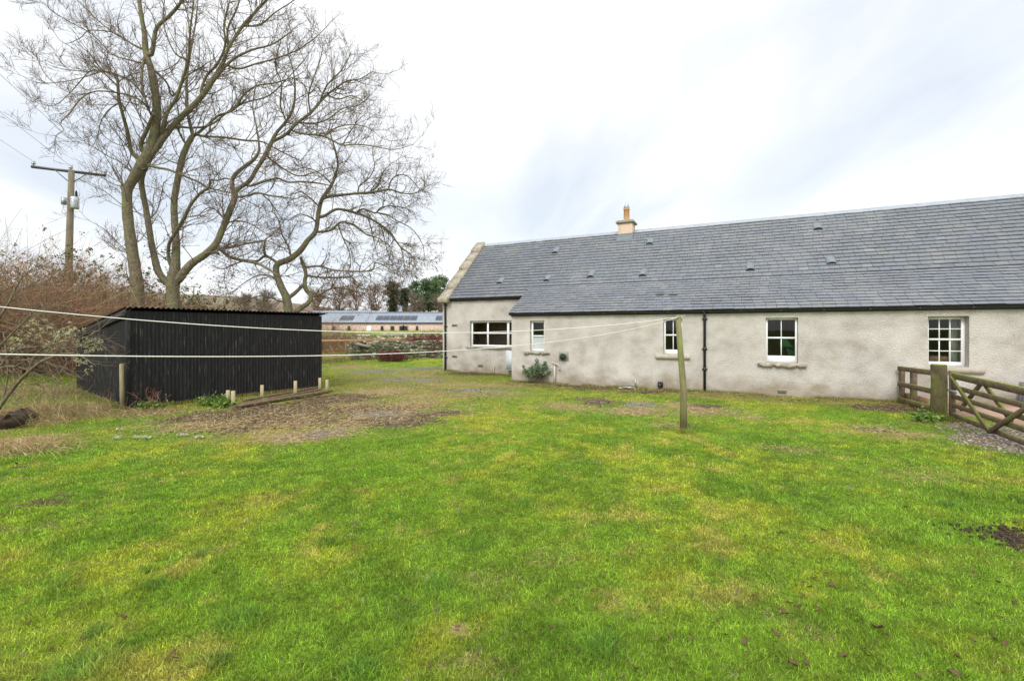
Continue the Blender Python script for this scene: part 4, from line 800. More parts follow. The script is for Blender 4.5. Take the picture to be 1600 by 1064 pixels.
# ------------------------------------------------------------ big bare trees
def smooth_poly(pts, n=None):
    pts = np.array(pts, float); K = len(pts); 
    if K < 3: t = np.linspace(0, 1, 6)[:, None]; return pts[0] * (1 - t) + pts[-1] * t
    ext = np.vstack([2 * pts[0] - pts[1], pts, 2 * pts[-1] - pts[-2]]); out = []
    for i in range(1, K):
        p0, p1, p2, p3 = ext[i - 1], ext[i], ext[i + 1], ext[i + 2]
        for t in np.linspace(0, 1, 5)[:-1]: out.append(.5 * (2 * p1 + (p2 - p0) * t + (2 * p0 - 5 * p1 + 4 * p2 - p3) * t * t + (3 * p1 - p0 - 3 * p2 + p3) * t ** 3))
    out.append(pts[-1]); return np.array(out)
def big_tree(name, base, limbs, Y0, label, dens, l2, droop, twigm, seed, catkin=0, amp=.45):
    global rng
    keep = rng; rng = np.random.default_rng(seed)
    bx = P(base[0], 516, Y0)[0]; g = gz1(bx, Y0); root = empty(name, (bx, Y0, g), label, 'tree'); o0 = np.array([bx, Y0, g])
    known = []; TR = MB(); segsP = []; segsT = []; segsR = []
    for li, lm in enumerate(limbs):
        drift = lm[-1] if isinstance(lm[-1], (int, float)) else None; pts = [q for q in lm if not isinstance(q, (int, float))]
        p = smooth_poly(pts); Ys = Y0
        if known:
            allk = np.concatenate(known); d = np.hypot(allk[:, 0] - p[0, 0], allk[:, 1] - p[0, 1]); j = d.argmin()
            if d[j] < 16: Ys = allk[j, 2]; p[0, :2] = p[0, :2] * .5 + allk[j, :2] * .5
        s = np.concatenate([[0], np.cumsum(np.hypot(*np.diff(p[:, :2], axis=0).T))]) / F * Ys
        a_ = drift if drift is not None else rng.uniform(-amp, amp); Yv = Ys + a_ * s + .12 * np.sin(s * 1.3 + rng.uniform(0, 6)) * np.minimum(s, 1) * (li > 0)
        known.append(np.c_[p[:, 0], p[:, 1], Yv]); W3_ = np.stack([(p[:, 0] - 800) / F * Yv, Yv, (HY - p[:, 1]) / F * Yv], 1) - o0; r = np.maximum(.85 * p[:, 2] / 2 / F * Yv / np.sqrt(1 + ((p[:, 0] - 800) / F) ** 2), .005)
        if li == 0 or pts[0][1] > 470: W3_ = np.vstack([[W3_[0][0] * 1.0, W3_[0][1], -.15], W3_]); r = np.r_[r[0] * 1.25, r]
        TR.tube(W3_, r, 9 if r[0] > .05 else 6, jit=.05)
        for i in range(len(W3_) - 1):
            L = np.linalg.norm(W3_[i + 1] - W3_[i]); n = rng.poisson(dens * L * (.38 if (Yv[0] and W3_[i][0] + o0[0] < -15.2 and W3_[i][2] > 3) else .72 if r[i] < .022 else 1.0 if r[i] < .07 else .45 if W3_[i][2] > 4.0 else .12))
            for _ in range(n): t = rng.random(); segsP.append(W3_[i] * (1 - t) + W3_[i + 1] * t); segsT.append(unit(W3_[i + 1] - W3_[i])); segsR.append(r[i])
        # tip continues
        if r[-1] < .035:
            for _ in range(2): segsP.append(W3_[-1]); segsT.append(unit(W3_[-1] - W3_[-2]) + rng.normal(0, .25, 3)); segsR.append(r[-1] * 1.5)
    TR.build('trunk', M['bark'], root, smooth=True)
    Pp = np.array(segsP); T = unit(np.array(segsT)); Rr = np.array(segsR); N = len(Pp)
    ctr = np.array([0, 0, 6.]); out = unit(Pp - ctr) * np.array([1, 1, .3])
    d2 = side_dirs(T, rng.uniform(.5, 1.15, N), out + np.array([0, 0, .35 - droop])); L2 = rng.uniform(*l2, N) * np.clip(.45 + Rr / .05, .5, 1.2) * np.where(Pp[:, 0] + o0[0] < -15.2, .75, 1); tr = np.array([0, 0, .10 - droop * .16])
    r2 = np.clip(Rr * .5, .007, .018)
    P2, R2 = grow(Pp, d2, L2, 8, .13, tr, r2, r2 * .35)
    p3, T3, r3, f3 = spawn(P2, R2, 7, .12, 1); n3 = len(p3); d3 = side_dirs(T3, rng.uniform(.5, 1.1, n3), (0, 0, .3 - droop)); L3 = rng.uniform(.3, .8, n3) * (1.15 - .5 * f3)
    P3, R3 = grow(p3, d3, L3, 5, .16, tr, np.clip(r3 * .75, .005, .011), np.full(n3, .0038))
    p4, T4, r4, f4 = spawn(P3, R3, 3, .15, 1); n4 = len(p4); d4 = side_dirs(T4, rng.uniform(.4, 1.0, n4), (0, 0, .35 - droop)); P4, R4 = grow(p4, d4, rng.uniform(.10, .34, n4), 4, .18, tr, np.full(n4, .0048), np.full(n4, .003))
    V, Qd, _ = join([tubes(P2, R2, 4), tubes(P3, R3, 3), tubes(P4, R4, 3)]); mesh_np('branches', V, [Qd], twigm, root)
    if catkin:
        m = (P4[:, -1, 2] < 5.0) & (rng.random(n4) < catkin); C = P4[m, -1] + np.array([0, 0, -.03]); V, Qd = leaves(C, rng.uniform(.03, .06, len(C)), asp=1.7); mesh_np('hanging_leaves', V, [Qd], M['seed'], root)
    rng = keep; return n4
TA = [
 [(215, 478, 29), (214, 440, 26), (208, 400, 24), (201, 350, 22), (199, 320, 21), (200, 296, 20), (212, 275, 22), (224, 255, 26), (234, 236, 22), (243, 200, 18), (245, 162, 17), (240, 130, 16), (235, 105, 14), (228, 82, 13), (226, 55, 11), (221, 25, 9), (217, -5, 8), (212, -60, 5), (205, -120, 3), 0.0],
 [(196, 300, 14), (191, 293, 9), (188, 291, 5)],
 [(232, 248, 15), (250, 222, 14), (270, 197, 12), (292, 175, 11.5), (312, 155, 11), (330, 130, 10), (348, 100, 8), (357, 75, 6), (380, 40, 6), (400, 18, 5), (430, -15, 4), (460, -60, 3), .15],
 [(330, 132, 7), (345, 112, 6), (366, 92, 5), (395, 78, 4), (425, 70, 3), (455, 50, 2)],
 [(312, 150, 6), (322, 120, 5), (340, 100, 5), (352, 70, 4), (350, 40, 4), (358, 5, 3)],
 [(228, 82, 10), (237, 85, 9), (241, 60, 9), (246, 42, 8), (265, 25, 7), (282, 5, 6), (300, -25, 5), (325, -70, 3)],
 [(250, 215, 9), (262, 175, 7), (275, 155, 7), (285, 125, 6), (294, 95, 5), (297, 50, 4), (302, 5, 3), (300, -40, 2), -.3],
 [(222, 250, 14), (207, 240, 9), (202, 222, 8), (199, 205, 8), (192, 180, 7), (186, 155, 7), (184, 128, 6), (183, 122, 5), -.25],
 [(224, 240, 10), (220, 225, 9), (229, 205, 8), (236, 188, 7), (241, 178, 6)],
 [(248, 200, 7), (238, 182, 5), (225, 162, 4), (207, 151, 4), (180, 145, 3.5), (150, 143, 3), (128, 153, 3), (108, 178, 3), (95, 192, 2), (99, 204, 1.6), (88, 212, 1.2), -.4],
 [(228, 78, 5), (215, 74, 5), (195, 62, 4), (175, 50, 4), (150, 30, 3), (135, 15, 3), (116, -4, 2), (100, -20, 1.5), .3],
 [(232, 168, 5), (224, 150, 4), (212, 135, 4), (196, 122, 3.5), (172, 115, 3), (155, 111, 3), (140, 112, 2.5), (125, 128, 2.5), (108, 147, 2), (85, 165, 1.6), (60, 162, 1.2), .2],
 [(226, 100, 4), (205, 95, 3), (175, 85, 3), (145, 55, 2.5), (115, 38, 2), (85, 20, 1.6), (65, 4, 1.2), -.2],
 [(196, 122, 3), (165, 112, 3), (135, 120, 2), (100, 128, 2), (60, 130, 1.5), (32, 118, 1)],
 [(150, 143, 2.5), (120, 148, 2), (95, 138, 2), (70, 115, 1.4), (56, 88, 1)],
 [(140, 112, 2), (110, 110, 1.8), (85, 105, 1.3), (62, 95, 1)],
 [(175, 50, 3), (140, 48, 2), (125, 60, 2), (100, 68, 1.4), (80, 45, 1)],
 [(228, 82, 6), (222, 110, 5), (223, 140, 4.5), (230, 165, 4)],
 [(240, 110, 5), (250, 118, 4.5), (262, 132, 4), (268, 150, 4), (280, 140, 3), (292, 120, 3), (310, 108, 3)],
 [(272, 197, 6), (300, 200, 4.5), (330, 195, 4), (360, 172, 3.5), (385, 160, 3), (420, 150, 2.6), (450, 122, 2.2), (475, 95, 2), .25],
 [(350, 100, 5), (372, 108, 4), (400, 100, 3), (430, 92, 3), (462, 80, 2.4), (490, 62, 2), .3],
 [(357, 75, 5), (356, 45, 4), (370, 15, 3), (378, -15, 2)],
 [(380, 40, 4), (405, 40, 3.4), (430, 20, 2.6), (460, 0, 2), (480, -25, 1.5)],
 [(225, 256, 9), (245, 262, 6), (262, 265, 5), (275, 270, 4.5), (294, 278, 4.5), (313, 286, 4), (326, 294, 4), (345, 298, 3), (362, 302, 3), .1],
 [(296, 95, 4), (275, 85, 3.5), (262, 60, 3), (255, 30, 2.5), (258, -10, 2)],
 [(212, 275, 8), (190, 255, 2.6), (170, 245, 2), (150, 232, 1.5), -.3], [(205, 330, 6), (190, 320, 2.4), (165, 300, 2), (140, 285, 1.4), .3], [(210, 400, 5), (190, 385, 2.2), (165, 360, 1.6), (140, 345, 1.2), .2],
 [(203, 222, 4), (190, 228, 2.2), (165, 215, 2), (148, 190, 1.6), (135, 180, 1)], [(188, 160, 4), (170, 172, 2.2), (158, 190, 1.8), (152, 215, 1.4), (140, 236, 1)]]
TB = [
 [(271, 478, 28), (270, 455, 26), (272, 432, 26), (275, 405, 18), (275, 375, 15), (273, 345, 14), (272, 320, 13.5), (276, 290, 13), (282, 260, 13), (288, 238, 12), (298, 218, 11), (303, 211, 8), 0.0],
 [(270, 447, 17), (262, 443, 15), (248, 425, 15), (241, 400, 14), (236, 375, 13), (232, 350, 13), (228, 325, 12), (223, 300, 12), (221, 282, 12), (226, 262, 12), (238, 235, 10), (250, 212, 8), (262, 190, 5), .05],
 [(302, 214, 8), (297, 195, 7), (293, 175, 6), (292, 150, 6), (292, 120, 5), (298, 80, 4), (305, 40, 3), (310, -5, 2)],
 [(303, 213, 7), (322, 198, 5), (340, 182, 4.5), (365, 172, 4), (380, 150, 3.5), (400, 135, 3), (430, 130, 3), (455, 122, 2)],
 [(308, 212, 6), (330, 214, 4.6), (350, 215, 4), (385, 220, 4), (410, 222, 3), (435, 235, 2.5), (470, 252, 2)],
 [(290, 225, 5), (284, 215, 4), (279, 203, 4), (281, 190, 3), (276, 160, 2.6)],
 [(268, 418, 9), (263, 400, 7), (264, 382, 7), (275, 362, 7), (288, 340, 7), (298, 320, 6.5), (313, 302, 6), (326, 293, 6), (330, 281, 4.5), (340, 282, 4), (352, 279, 3), (362, 281, 3), -.35],
 [(276, 440, 20), (288, 425, 18), (302, 410, 16), (320, 398, 15), (337, 382, 14), (347, 360, 13), (357, 335, 13), (366, 312, 12), (368, 300, 10), (377, 292, 8), (390, 283, 8), (400, 266, 8), (412, 247, 8), (425, 222, 8), (432, 208, 6), (447, 190, 5), (458, 170, 4.5), (461, 140, 3.5), (458, 110, 2.5), (450, 85, 2), .18],
 [(367, 308, 10), (363, 288, 8), (366, 275, 8), (380, 262, 7.5), (395, 251, 7), (404, 238, 5), (404, 220, 4), (400, 195, 3), (395, 165, 2.5), (400, 130, 2), -.2],
 [(425, 222, 6), (447, 210, 6), (465, 192, 5.5), (485, 177, 5.5), (500, 160, 4.5), (512, 148, 4), (525, 138, 3.2), (542, 127, 2.8), (562, 124, 2), (582, 112, 1.5), .15],
 [(500, 158, 3.4), (510, 135, 3), (522, 122, 3), (535, 108, 2), (548, 85, 1.6)], [(485, 177, 3.4), (482, 150, 3), (490, 122, 2.4), (500, 95, 2), (505, 70, 1.4)],
 [(447, 188, 3), (438, 165, 3), (440, 130, 2.6), (430, 100, 2), (440, 60, 1.6)],
 [(458, 207, 4), (480, 210, 4), (505, 213, 4), (520, 220, 4), (535, 227, 3), (555, 226, 2.5), (580, 228, 2), (615, 234, 1.6), (645, 226, 1)],
 [(468, 192, 3.6), (492, 193, 3), (515, 185, 2.6), (535, 170, 2), (560, 165, 1.5), (578, 150, 1)], [(512, 150, 3), (530, 155, 2.4), (550, 150, 2), (570, 160, 1.5)],
 [(535, 227, 2.4), (548, 205, 2), (560, 188, 1.6), (575, 175, 1.2)], [(505, 213, 2.8), (525, 200, 2.4), (550, 195, 2), (575, 200, 1.4), (595, 215, 1)],
 [(347, 392, 8), (360, 402, 7), (379, 407, 6.5), (403, 412, 6), (418, 420, 5), (436, 432, 3), -.2], [(348, 388, 5), (365, 386, 4.5), (385, 381, 4), (408, 377, 4), (412, 376, 3), .35], [(312, 404, 7), (316, 398, 6), (330, 395, 6), (342, 396, 6), .2],
 [(385, 291, 5), (395, 290, 4.5), (410, 285, 4.5), (433, 279, 4), (450, 285, 3.5), (473, 284, 3.5), (500, 287, 3), (515, 290, 2), .1], [(376, 308, 5), (390, 305, 4), (403, 302, 4), (422, 306, 3.5), (440, 308, 3), (462, 311, 2), -.15], [(410, 305, 3), (422, 315, 2.5), (432, 330, 2), (442, 345, 1.5)],
 [(415, 243, 4), (440, 262, 3), (465, 275, 2.4), (490, 270, 2), (515, 262, 1.5)], [(350, 350, 4), (372, 345, 2.6), (395, 352, 2), (415, 365, 1.5)], [(352, 345, 4), (340, 330, 2.4), (325, 325, 2), (312, 335, 1.4)],
 [(284, 258, 3.5), (262, 250, 2), (245, 235, 1.6)], [(230, 345, 5), (245, 330, 2.4), (252, 305, 2), (256, 285, 1.5)]]
TC = [
 [(451, 487, 18), (448, 467, 16), (440, 450, 14), (432, 428, 13), (434, 413, 12.5), (453, 405, 12), (470, 391, 11), (480, 377, 10), (493, 362, 9), (497, 338, 8.5), (500, 321, 8), (505, 308, 7), (517, 291, 6), (524, 274, 5), (528, 257, 4), (525, 240, 4), (520, 222, 3), (515, 205, 2), .12],
 [(503, 312, 6), (512, 308, 5.5), (526, 306, 5), (551, 303, 4.6), (588, 300, 4), (607, 296, 3.5), (624, 301, 3), (644, 303, 2), (662, 296, 1.5), -.2],
 [(607, 296, 3), (610, 285, 3), (616, 277, 2.5), (629, 273, 2), (641, 279, 1.6), (655, 295, 1.2)], [(559, 302, 3), (562, 290, 2.6), (575, 280, 2.2), (585, 262, 1.8), (582, 240, 1.3)], [(575, 302, 3), (590, 290, 2.4), (598, 270, 2), (612, 255, 1.4)],
 [(499, 340, 6.5), (510, 336, 6), (519, 330, 5.5), (531, 327, 5), (556, 333, 5), (575, 340, 4.5), (595, 352, 4), (612, 367, 3.5), (624, 384, 3), (639, 396, 2.5), (649, 408, 1.5), .2],
 [(556, 333, 3.5), (566, 327, 3.4), (575, 329, 3), (587, 333, 3), (595, 325, 2.6), (612, 322, 2), (632, 325, 1.5)], [(590, 333, 3), (605, 336, 2.6), (620, 345, 2.2), (638, 354, 2), (650, 365, 1.8), (661, 384, 1.4), (663, 406, 1)],
 [(496, 363, 5), (517, 360, 4.5), (528, 350, 4), (538, 347, 4), (558, 355, 3.4), (573, 367, 2.6), (590, 372, 2), (610, 385, 1.4)],
 [(434, 412, 7), (425, 405, 5.5), (414, 400, 5), (402, 408, 4.5), (385, 407, 4), (368, 412, 3), (350, 420, 2), .25], [(414, 400, 5), (413, 388, 4.5), (414, 377, 4)],
 [(461, 489, 11), (472, 480, 10), (483, 472, 9), (486, 462, 9), (478, 452, 9), (476, 440, 8), (478, 428, 7), (474, 415, 7), (470, 402, 6), .3], [(448, 467, 9), (458, 460, 8), (467, 452, 7), (473, 445, 6), .3],
 [(478, 430, 5), (495, 433, 4), (520, 434, 3.4), (546, 433, 3), (552, 428, 2)], [(476, 418, 4.5), (500, 416, 4), (520, 422, 3.6), (545, 424, 3.4), (570, 424, 3), (583, 421, 3), (586, 411, 2.6), (600, 415, 2.2), (616, 425, 1.4), -.2],
 [(483, 465, 5), (500, 460, 4), (520, 450, 3), (545, 452, 2.4), (575, 460, 1.6), .3], [(440, 445, 5), (425, 432, 3.4), (405, 430, 2.6), (385, 440, 2), (365, 455, 1.4)], [(452, 470, 5), (435, 470, 3.4), (415, 462, 2.6), (395, 465, 2), (375, 475, 1.4)],
 [(500, 325, 3), (485, 310, 2.6), (470, 300, 2), (455, 305, 1.5)], [(520, 290, 3), (505, 275, 2.4), (488, 265, 2), (470, 262, 1.5)], [(498, 350, 3.5), (485, 340, 2.6), (468, 335, 2), (450, 345, 1.4)], [(455, 403, 4), (450, 385, 3), (440, 365, 2.6), (436, 345, 2), (425, 330, 1.5)],
 [(625, 384, 2), (630, 400, 1.8), (632, 420, 1.4)], [(595, 352, 2.6), (600, 370, 2), (605, 392, 1.6), (612, 410, 1)], [(575, 340, 2.6), (580, 358, 2), (585, 380, 1.5), (590, 400, 1)], [(528, 350, 2.6), (535, 370, 2.4), (545, 392, 2), (548, 410, 1.5)]]
big_tree('bare_tree', (215, 478), TA, 16.6, 'tall bare tree with a single thick trunk rising behind the shed end', 3.7, (.7, 1.7), 0.0, M['twig'], 11)
big_tree('bare_tree', (271, 478), TB, 17.3, 'bare tree forking low into three mossy stems behind the shed', 3.9, (.7, 1.7), .08, M['twig'], 12, .08)
big_tree('bare_tree', (455, 489), TC, 19.0, 'small crooked bare tree with drooping branches behind the shed', 4.6, (.6, 1.5), .55, M['twigc'], 13, .45)

# ------------------------------------------------------------ hedge, thickets, shrubs
def pick(cols, n, j=.25):
    c = np.array(cols)[rng.integers(len(cols), size=n)]; return np.clip(c * rng.uniform(1 - j, 1 + j, (n, 1)), 0, 1)
def thicket(name, label, cat, cpts, spread, n, hgt, L, r, cols, leafc=None, nleaf=0, lean=(0, 0), per=8, kind=None, lsize=.05, arch=-.14, tw=(.3, .9), hfun=None, parts=('stems', 'leaves')):
    """bush of arching stems rooted round cpts"""
    c = np.array(cpts, float); k = rng.integers(len(c), size=n); x = c[k, 0] + rng.normal(0, spread[0], n); y = c[k, 1] + rng.normal(0, spread[1], n); z = H(x, y)
    root = empty(name, (c[:, 0].mean(), c[:, 1].mean(), float(H(c[:, 0].mean(), c[:, 1].mean()))), label, cat) if kind is None else None
    o0 = np.array(root.location) if root is not None else np.zeros(3)
    hs = hfun(x) if hfun else np.ones(n); d = unit(np.stack([rng.normal(0, .45, n) + lean[0], rng.normal(0, .45, n) + lean[1], np.full(n, 1.)], 1)); Ls = rng.uniform(*L, n) * hs
    r0 = rng.uniform(*r, n); P1, R1 = grow(np.stack([x, y, z], 1) - o0, d, Ls, 9, .09, (0, 0, arch), r0, r0 * .3)
    p2, T2, r2, f2 = spawn(P1, R1, per, .15, 1); n2 = len(p2); P2, R2 = grow(p2, side_dirs(T2, rng.uniform(.3, 1.1, n2), (0, 0, .1)), rng.uniform(*tw, n2), 5, .15, (0, 0, arch * .5), np.clip(r2 * .6, .002, .02), np.full(n2, r[0] * .22))
    c1 = pick(cols, n); c2 = np.repeat(c1, per, 0) * .5 + pick(cols, n2) * .5
    V, Qd, C = join([(*tubes(P1, R1, 4), np.repeat(c1, 36, 0)), (*tubes(P2, R2, 3), np.repeat(c2, 15, 0))])
    o = mesh_np(parts[0] if root is not None else name, V, [Qd], M['bramble'], root, C)
    if root is None: tag(o, label, cat, kind=kind)
    if nleaf:
        i = rng.integers(n2, size=nleaf); f = rng.integers(1, 5, nleaf); nc = max(nleaf // 7, 1); ci = rng.integers(n2, size=nc); C_ = np.repeat(P2[ci, rng.integers(2, 5, nc)], 7, 0); nleaf = len(C_); C_ = C_ + rng.normal(0, .045, (nleaf, 3)); V, Qd = leaves(C_, rng.uniform(lsize * .6, lsize * 1.3, nleaf)); mesh_np(parts[1], V, [Qd], M['leaf'], root if root is not None else o, np.repeat(pick(leafc, nleaf, .4), 4, 0))
    return root
TAN = [(.42, .30, .17), (.33, .20, .12), (.56, .43, .25), (.24, .15, .09), (.38, .17, .10), (.12, .08, .05)]
PUR = [(.28, .14, .12), (.20, .11, .10), (.36, .22, .14)]
line_ = lambda a, b, n: [tuple(np.array(a) + (np.array(b) - np.array(a)) * t) for t in np.linspace(0, 1, n)]
thicket('bramble_thicket', 'tall tangled tan bramble thicket at the lawn edge beyond the shrub', 'thicket', line_((-19.5, 12.2), (-14.8, 16.6), 8), (.9, .8), 3000, 3, (3.2, 5.4), (.005, .013), TAN, [(.10, .12, .04), (.25, .12, .07), (.30, .16, .09)], 6000, per=7, arch=-.12, hfun=lambda x: np.clip(.85 + (-x - 14.5) * .07, .7, 1.2), lsize=.05)
thicket('evergreen_bush', 'dark leaved evergreen bush around the foot of the tall utility pole', 'bush', line_((-20.5, 19.8), (-16.2, 19.6), 7), (.8, .6), 480, 3, (3.6, 5.0), (.006, .014), TAN[3:], [(.06, .10, .03), (.09, .13, .04), (.04, .06, .025)], 30000, per=14, lsize=.06, arch=-.12)
thicket('brown_bush', 'russet brown bush between the evergreen bush and the thick tree trunk', 'bush', line_((-16.8, 19.5), (-13.8, 19.8), 5), (.7, .6), 800, 3, (2.2, 3.7), (.005, .01), PUR + TAN[:3], [(.16, .07, .04), (.08, .05, .03)], 6000, per=9, arch=-.15, lsize=.05)
thicket('bramble', 'long purple bramble canes sticking up above the thicket', 'brambles', line_((-22, 15), (-17, 18), 5), (1.2, .8), 60, 3, (3.8, 5.6), (.008, .014), PUR, per=9, tw=(.4, 1.0), arch=-.03, parts=('canes', 'leaves'))
thicket('sapling', 'thin bare saplings leaning beside the thick tree trunk', 'sapling', [(-16.2, 18.6), (-15.4, 18.8)], (.4, .3), 12, 3, (3.2, 4.6), (.010, .02), PUR, per=12, tw=(.5, 1.3), arch=-.02, parts=('stems', 'leaves'))
# scrub beyond the shed
thicket('scrub', 'brown winter scrub filling the ground behind the shed', 'scrub', line_((-31, 30), (-12, 33), 22), (1.2, 1.4), 1500, 3, (1.7, 3.1), (.008, .016), [(.24, .16, .08), (.20, .12, .08), (.28, .22, .11), (.16, .08, .06)], per=9, kind='stuff', arch=-.1, tw=(.4, 1.1), hfun=lambda x: .8 + .35 * vn(x, x, 3, 80))
thicket('gorse_bush', 'rounded green gorse bush above the middle of the shed roof', 'bush', [(-19.9, 29), (-19.0, 29)], (.45, .4), 90, 3, (2.3, 3.5), (.006, .014), [(.12, .13, .04)], [(.06, .10, .02), (.09, .13, .03), (.04, .07, .02)], 16000, per=12, lsize=.10, arch=-.05)
for (cp_, n_, Ls, lab) in (([(P(672, 516, 27.5)[0], 27.2), (P(688, 516, 27.5)[0], 27.4)], 420, (1.1, 1.7), 'dark red stemmed bush against the cottage gable'), ([(P(652, 516, 28)[0], 28.0)], 160, (1.1, 1.5), 'red stemmed bush at the end of the near stone wall'), ([(P(607, 516, 24.3)[0], 24.1), (P(620, 516, 24.3)[0], 24.2)], 110, (.25, .5), 'low red stemmed bush before the near stone wall')):
    thicket('red_bush', lab, 'bush', cp_, (.30, .3), n_, 1, Ls, (.006, .011), [(.20, .045, .04), (.15, .04, .035), (.24, .09, .06)], [(.17, .05, .04), (.1, .03, .03)], 2500, per=7, arch=-.05, tw=(.2, .5), lsize=.045)
thicket('bracken', 'rust brown dead bracken between the two drystone walls', 'bracken', line_((-14, 33), (-2, 34), 16), (1, 2.2), 1300, 1, (.5, 1.0), (.008, .014), [(.33, .18, .08), (.26, .14, .07), (.36, .26, .12)], per=6, kind='stuff', arch=-.2, tw=(.2, .5))
thicket('bracken', 'pale dead grass and bracken beside the far shed corner', 'bracken', line_((-12.5, 22), (-9.0, 24), 6), (1.0, 1.0), 500, 1, (.25, .55), (.006, .01), [(.30, .22, .10), (.22, .15, .07), (.20, .20, .06)], per=5, kind='stuff', arch=-.2, tw=(.15, .35))

# lichen shrub at the left edge
def lichen_shrub():
    r = empty('lichen_shrub', (-9.6, 8.2, gz1(-9.6, 8.2)), 'bare shrub with pale green lichen on its twigs beside the black shed', 'shrub'); o0 = np.array(r.location)
    L = [[(-25, 670, 9), (5, 628, 8), (35, 590, 7), (65, 565, 6), (100, 553, 4), (125, 556, 3), (150, 572, 2)], [(40, 588, 5), (60, 550, 4), (95, 535, 3), (130, 528, 2.4), (158, 515, 1.4)], [(65, 565, 4), (100, 546, 3), (135, 540, 2.4), (160, 535, 1.4)], [(-20, 600, 6), (10, 560, 5), (40, 530, 4), (80, 520, 3), (120, 522, 2)], [(-20, 560, 6), (20, 520, 4), (50, 490, 3), (70, 470, 2)], [(-20, 520, 5), (10, 480, 4), (30, 440, 2.6), (50, 420, 1.6)], [(-20, 580, 5), (20, 572, 4), (60, 585, 3), (95, 600, 2)], [(10, 560, 4), (30, 545, 3), (70, 540, 2.4), (110, 532, 1.6)], [(0, 640, 4), (10, 600, 3), (12, 560, 3), (5, 520, 2)], [(20, 575, 3), (50, 560, 2.4), (85, 572, 2), (118, 590, 1.2)]]
    mb = MB(); Ps, Ts = [], []
    for l in L:
        p = smooth_poly(l); a_ = rng.uniform(-.3, .3); s = np.arange(len(p)) / len(p); Yv = 8.6 + a_ * s * 1.5; W_ = np.stack([(p[:, 0] - 800) / F * Yv, Yv, (HY - p[:, 1]) / F * Yv], 1) - o0; mb.tube(W_, p[:, 2] / 2 / F * Yv * .68, 6, jit=.08)
        for _ in range(16): i = rng.integers(1, len(W_) - 1); Ps.append(W_[i]); Ts.append(unit(W_[i + 1] - W_[i]))
    mb.build('branch', M['bark'], r, smooth=True); Ps = np.array(Ps); Ts = np.array(Ts); n = len(Ps)
    P2, R2 = grow(Ps, side_dirs(Ts, rng.uniform(.4, 1.1, n), (.3, 0, .2)), rng.uniform(.25, .75, n), 6, .16, (0.02, 0, .0), np.full(n, .006), np.full(n, .0025)); p3, T3, r3, _ = spawn(P2, R2, 6, .2, 1); n3 = len(p3); P3, R3 = grow(p3, side_dirs(T3, rng.uniform(.4, 1.1, n3), (0, 0, .1)), rng.uniform(.06, .25, n3), 4, .2, (0, 0, 0), np.full(n3, .003), np.full(n3, .0016))
    V, Qd, _ = join([tubes(P2, R2, 4), tubes(P3, R3, 3)]); mesh_np('twigs', V, [Qd], M['twig'], r)
    cen = [P(px, py, 8.7) - o0 for px, py in ((95, 522), (120, 522), (70, 520), (35, 530), (85, 540), (105, 535), (140, 545), (150, 538), (135, 568), (20, 540), (128, 518), (60, 512))]
    pool = np.concatenate([P3[:, -1], P3[:, 1], P2[:, 3]]); C = []
    for c in cen:
        d = np.linalg.norm(pool - c, axis=1); near = pool[np.argsort(d)[:22]]; C.append(np.repeat(near, 13, 0) + rng.normal(0, .014, (len(near) * 13, 3)))
    C = np.concatenate(C); V, Qd = leaves(C, rng.uniform(.008, .022, len(C)), asp=1.2); mesh_np('lichen', V, [Qd], M['leaf'], r, np.repeat(pick([(.52, .52, .28), (.44, .46, .22), (.6, .58, .38)], len(C), .2), 4, 0))
lichen_shrub()

# bush by the cottage wall
def wall_bush():
    x, y = G(842, 597); g = gz1(x, y); r = empty('shrub', (x, y, g), 'small grey green evergreen shrub at the foot of the cottage wall', 'shrub'); n = 26
    d = unit(np.stack([rng.normal(0, .55, n), rng.normal(-.1, .35, n), np.ones(n)], 1)); P1, R1 = grow(np.zeros((n, 3)) + rng.normal(0, .06, (n, 3)) * [1, 1, 0], d, rng.uniform(.35, .68, n), 6, .1, (0, 0, 0), np.full(n, .010), np.full(n, .005)); p2, T2, _, _ = spawn(P1, R1, 4, .5, 1); P2, R2 = grow(p2, side_dirs(T2, rng.uniform(.3, .9, len(p2)), (0, 0, .3)), rng.uniform(.08, .18, len(p2)), 4, .1, (0, 0, .05), np.full(len(p2), .005), np.full(len(p2), .003))
    V, Qd, _ = join([tubes(P1, R1, 5), tubes(P2, R2, 4)]); mesh_np('stems', V, [Qd], M['twig'], r); tips = np.concatenate([P2[:, -1], P2[:, 2], P1[:, -1]]); C = np.repeat(tips, 13, 0) + rng.normal(0, .028, (len(tips) * 13, 3))
    V, Qd = leaves(C, rng.uniform(.025, .045, len(C)), .8, 2.4); mesh_np('leaves', V, [Qd], M['leaf'], r, np.repeat(pick([(.16, .22, .11), (.24, .29, .17), (.10, .15, .07)], len(C), .3), 4, 0))
wall_bush()

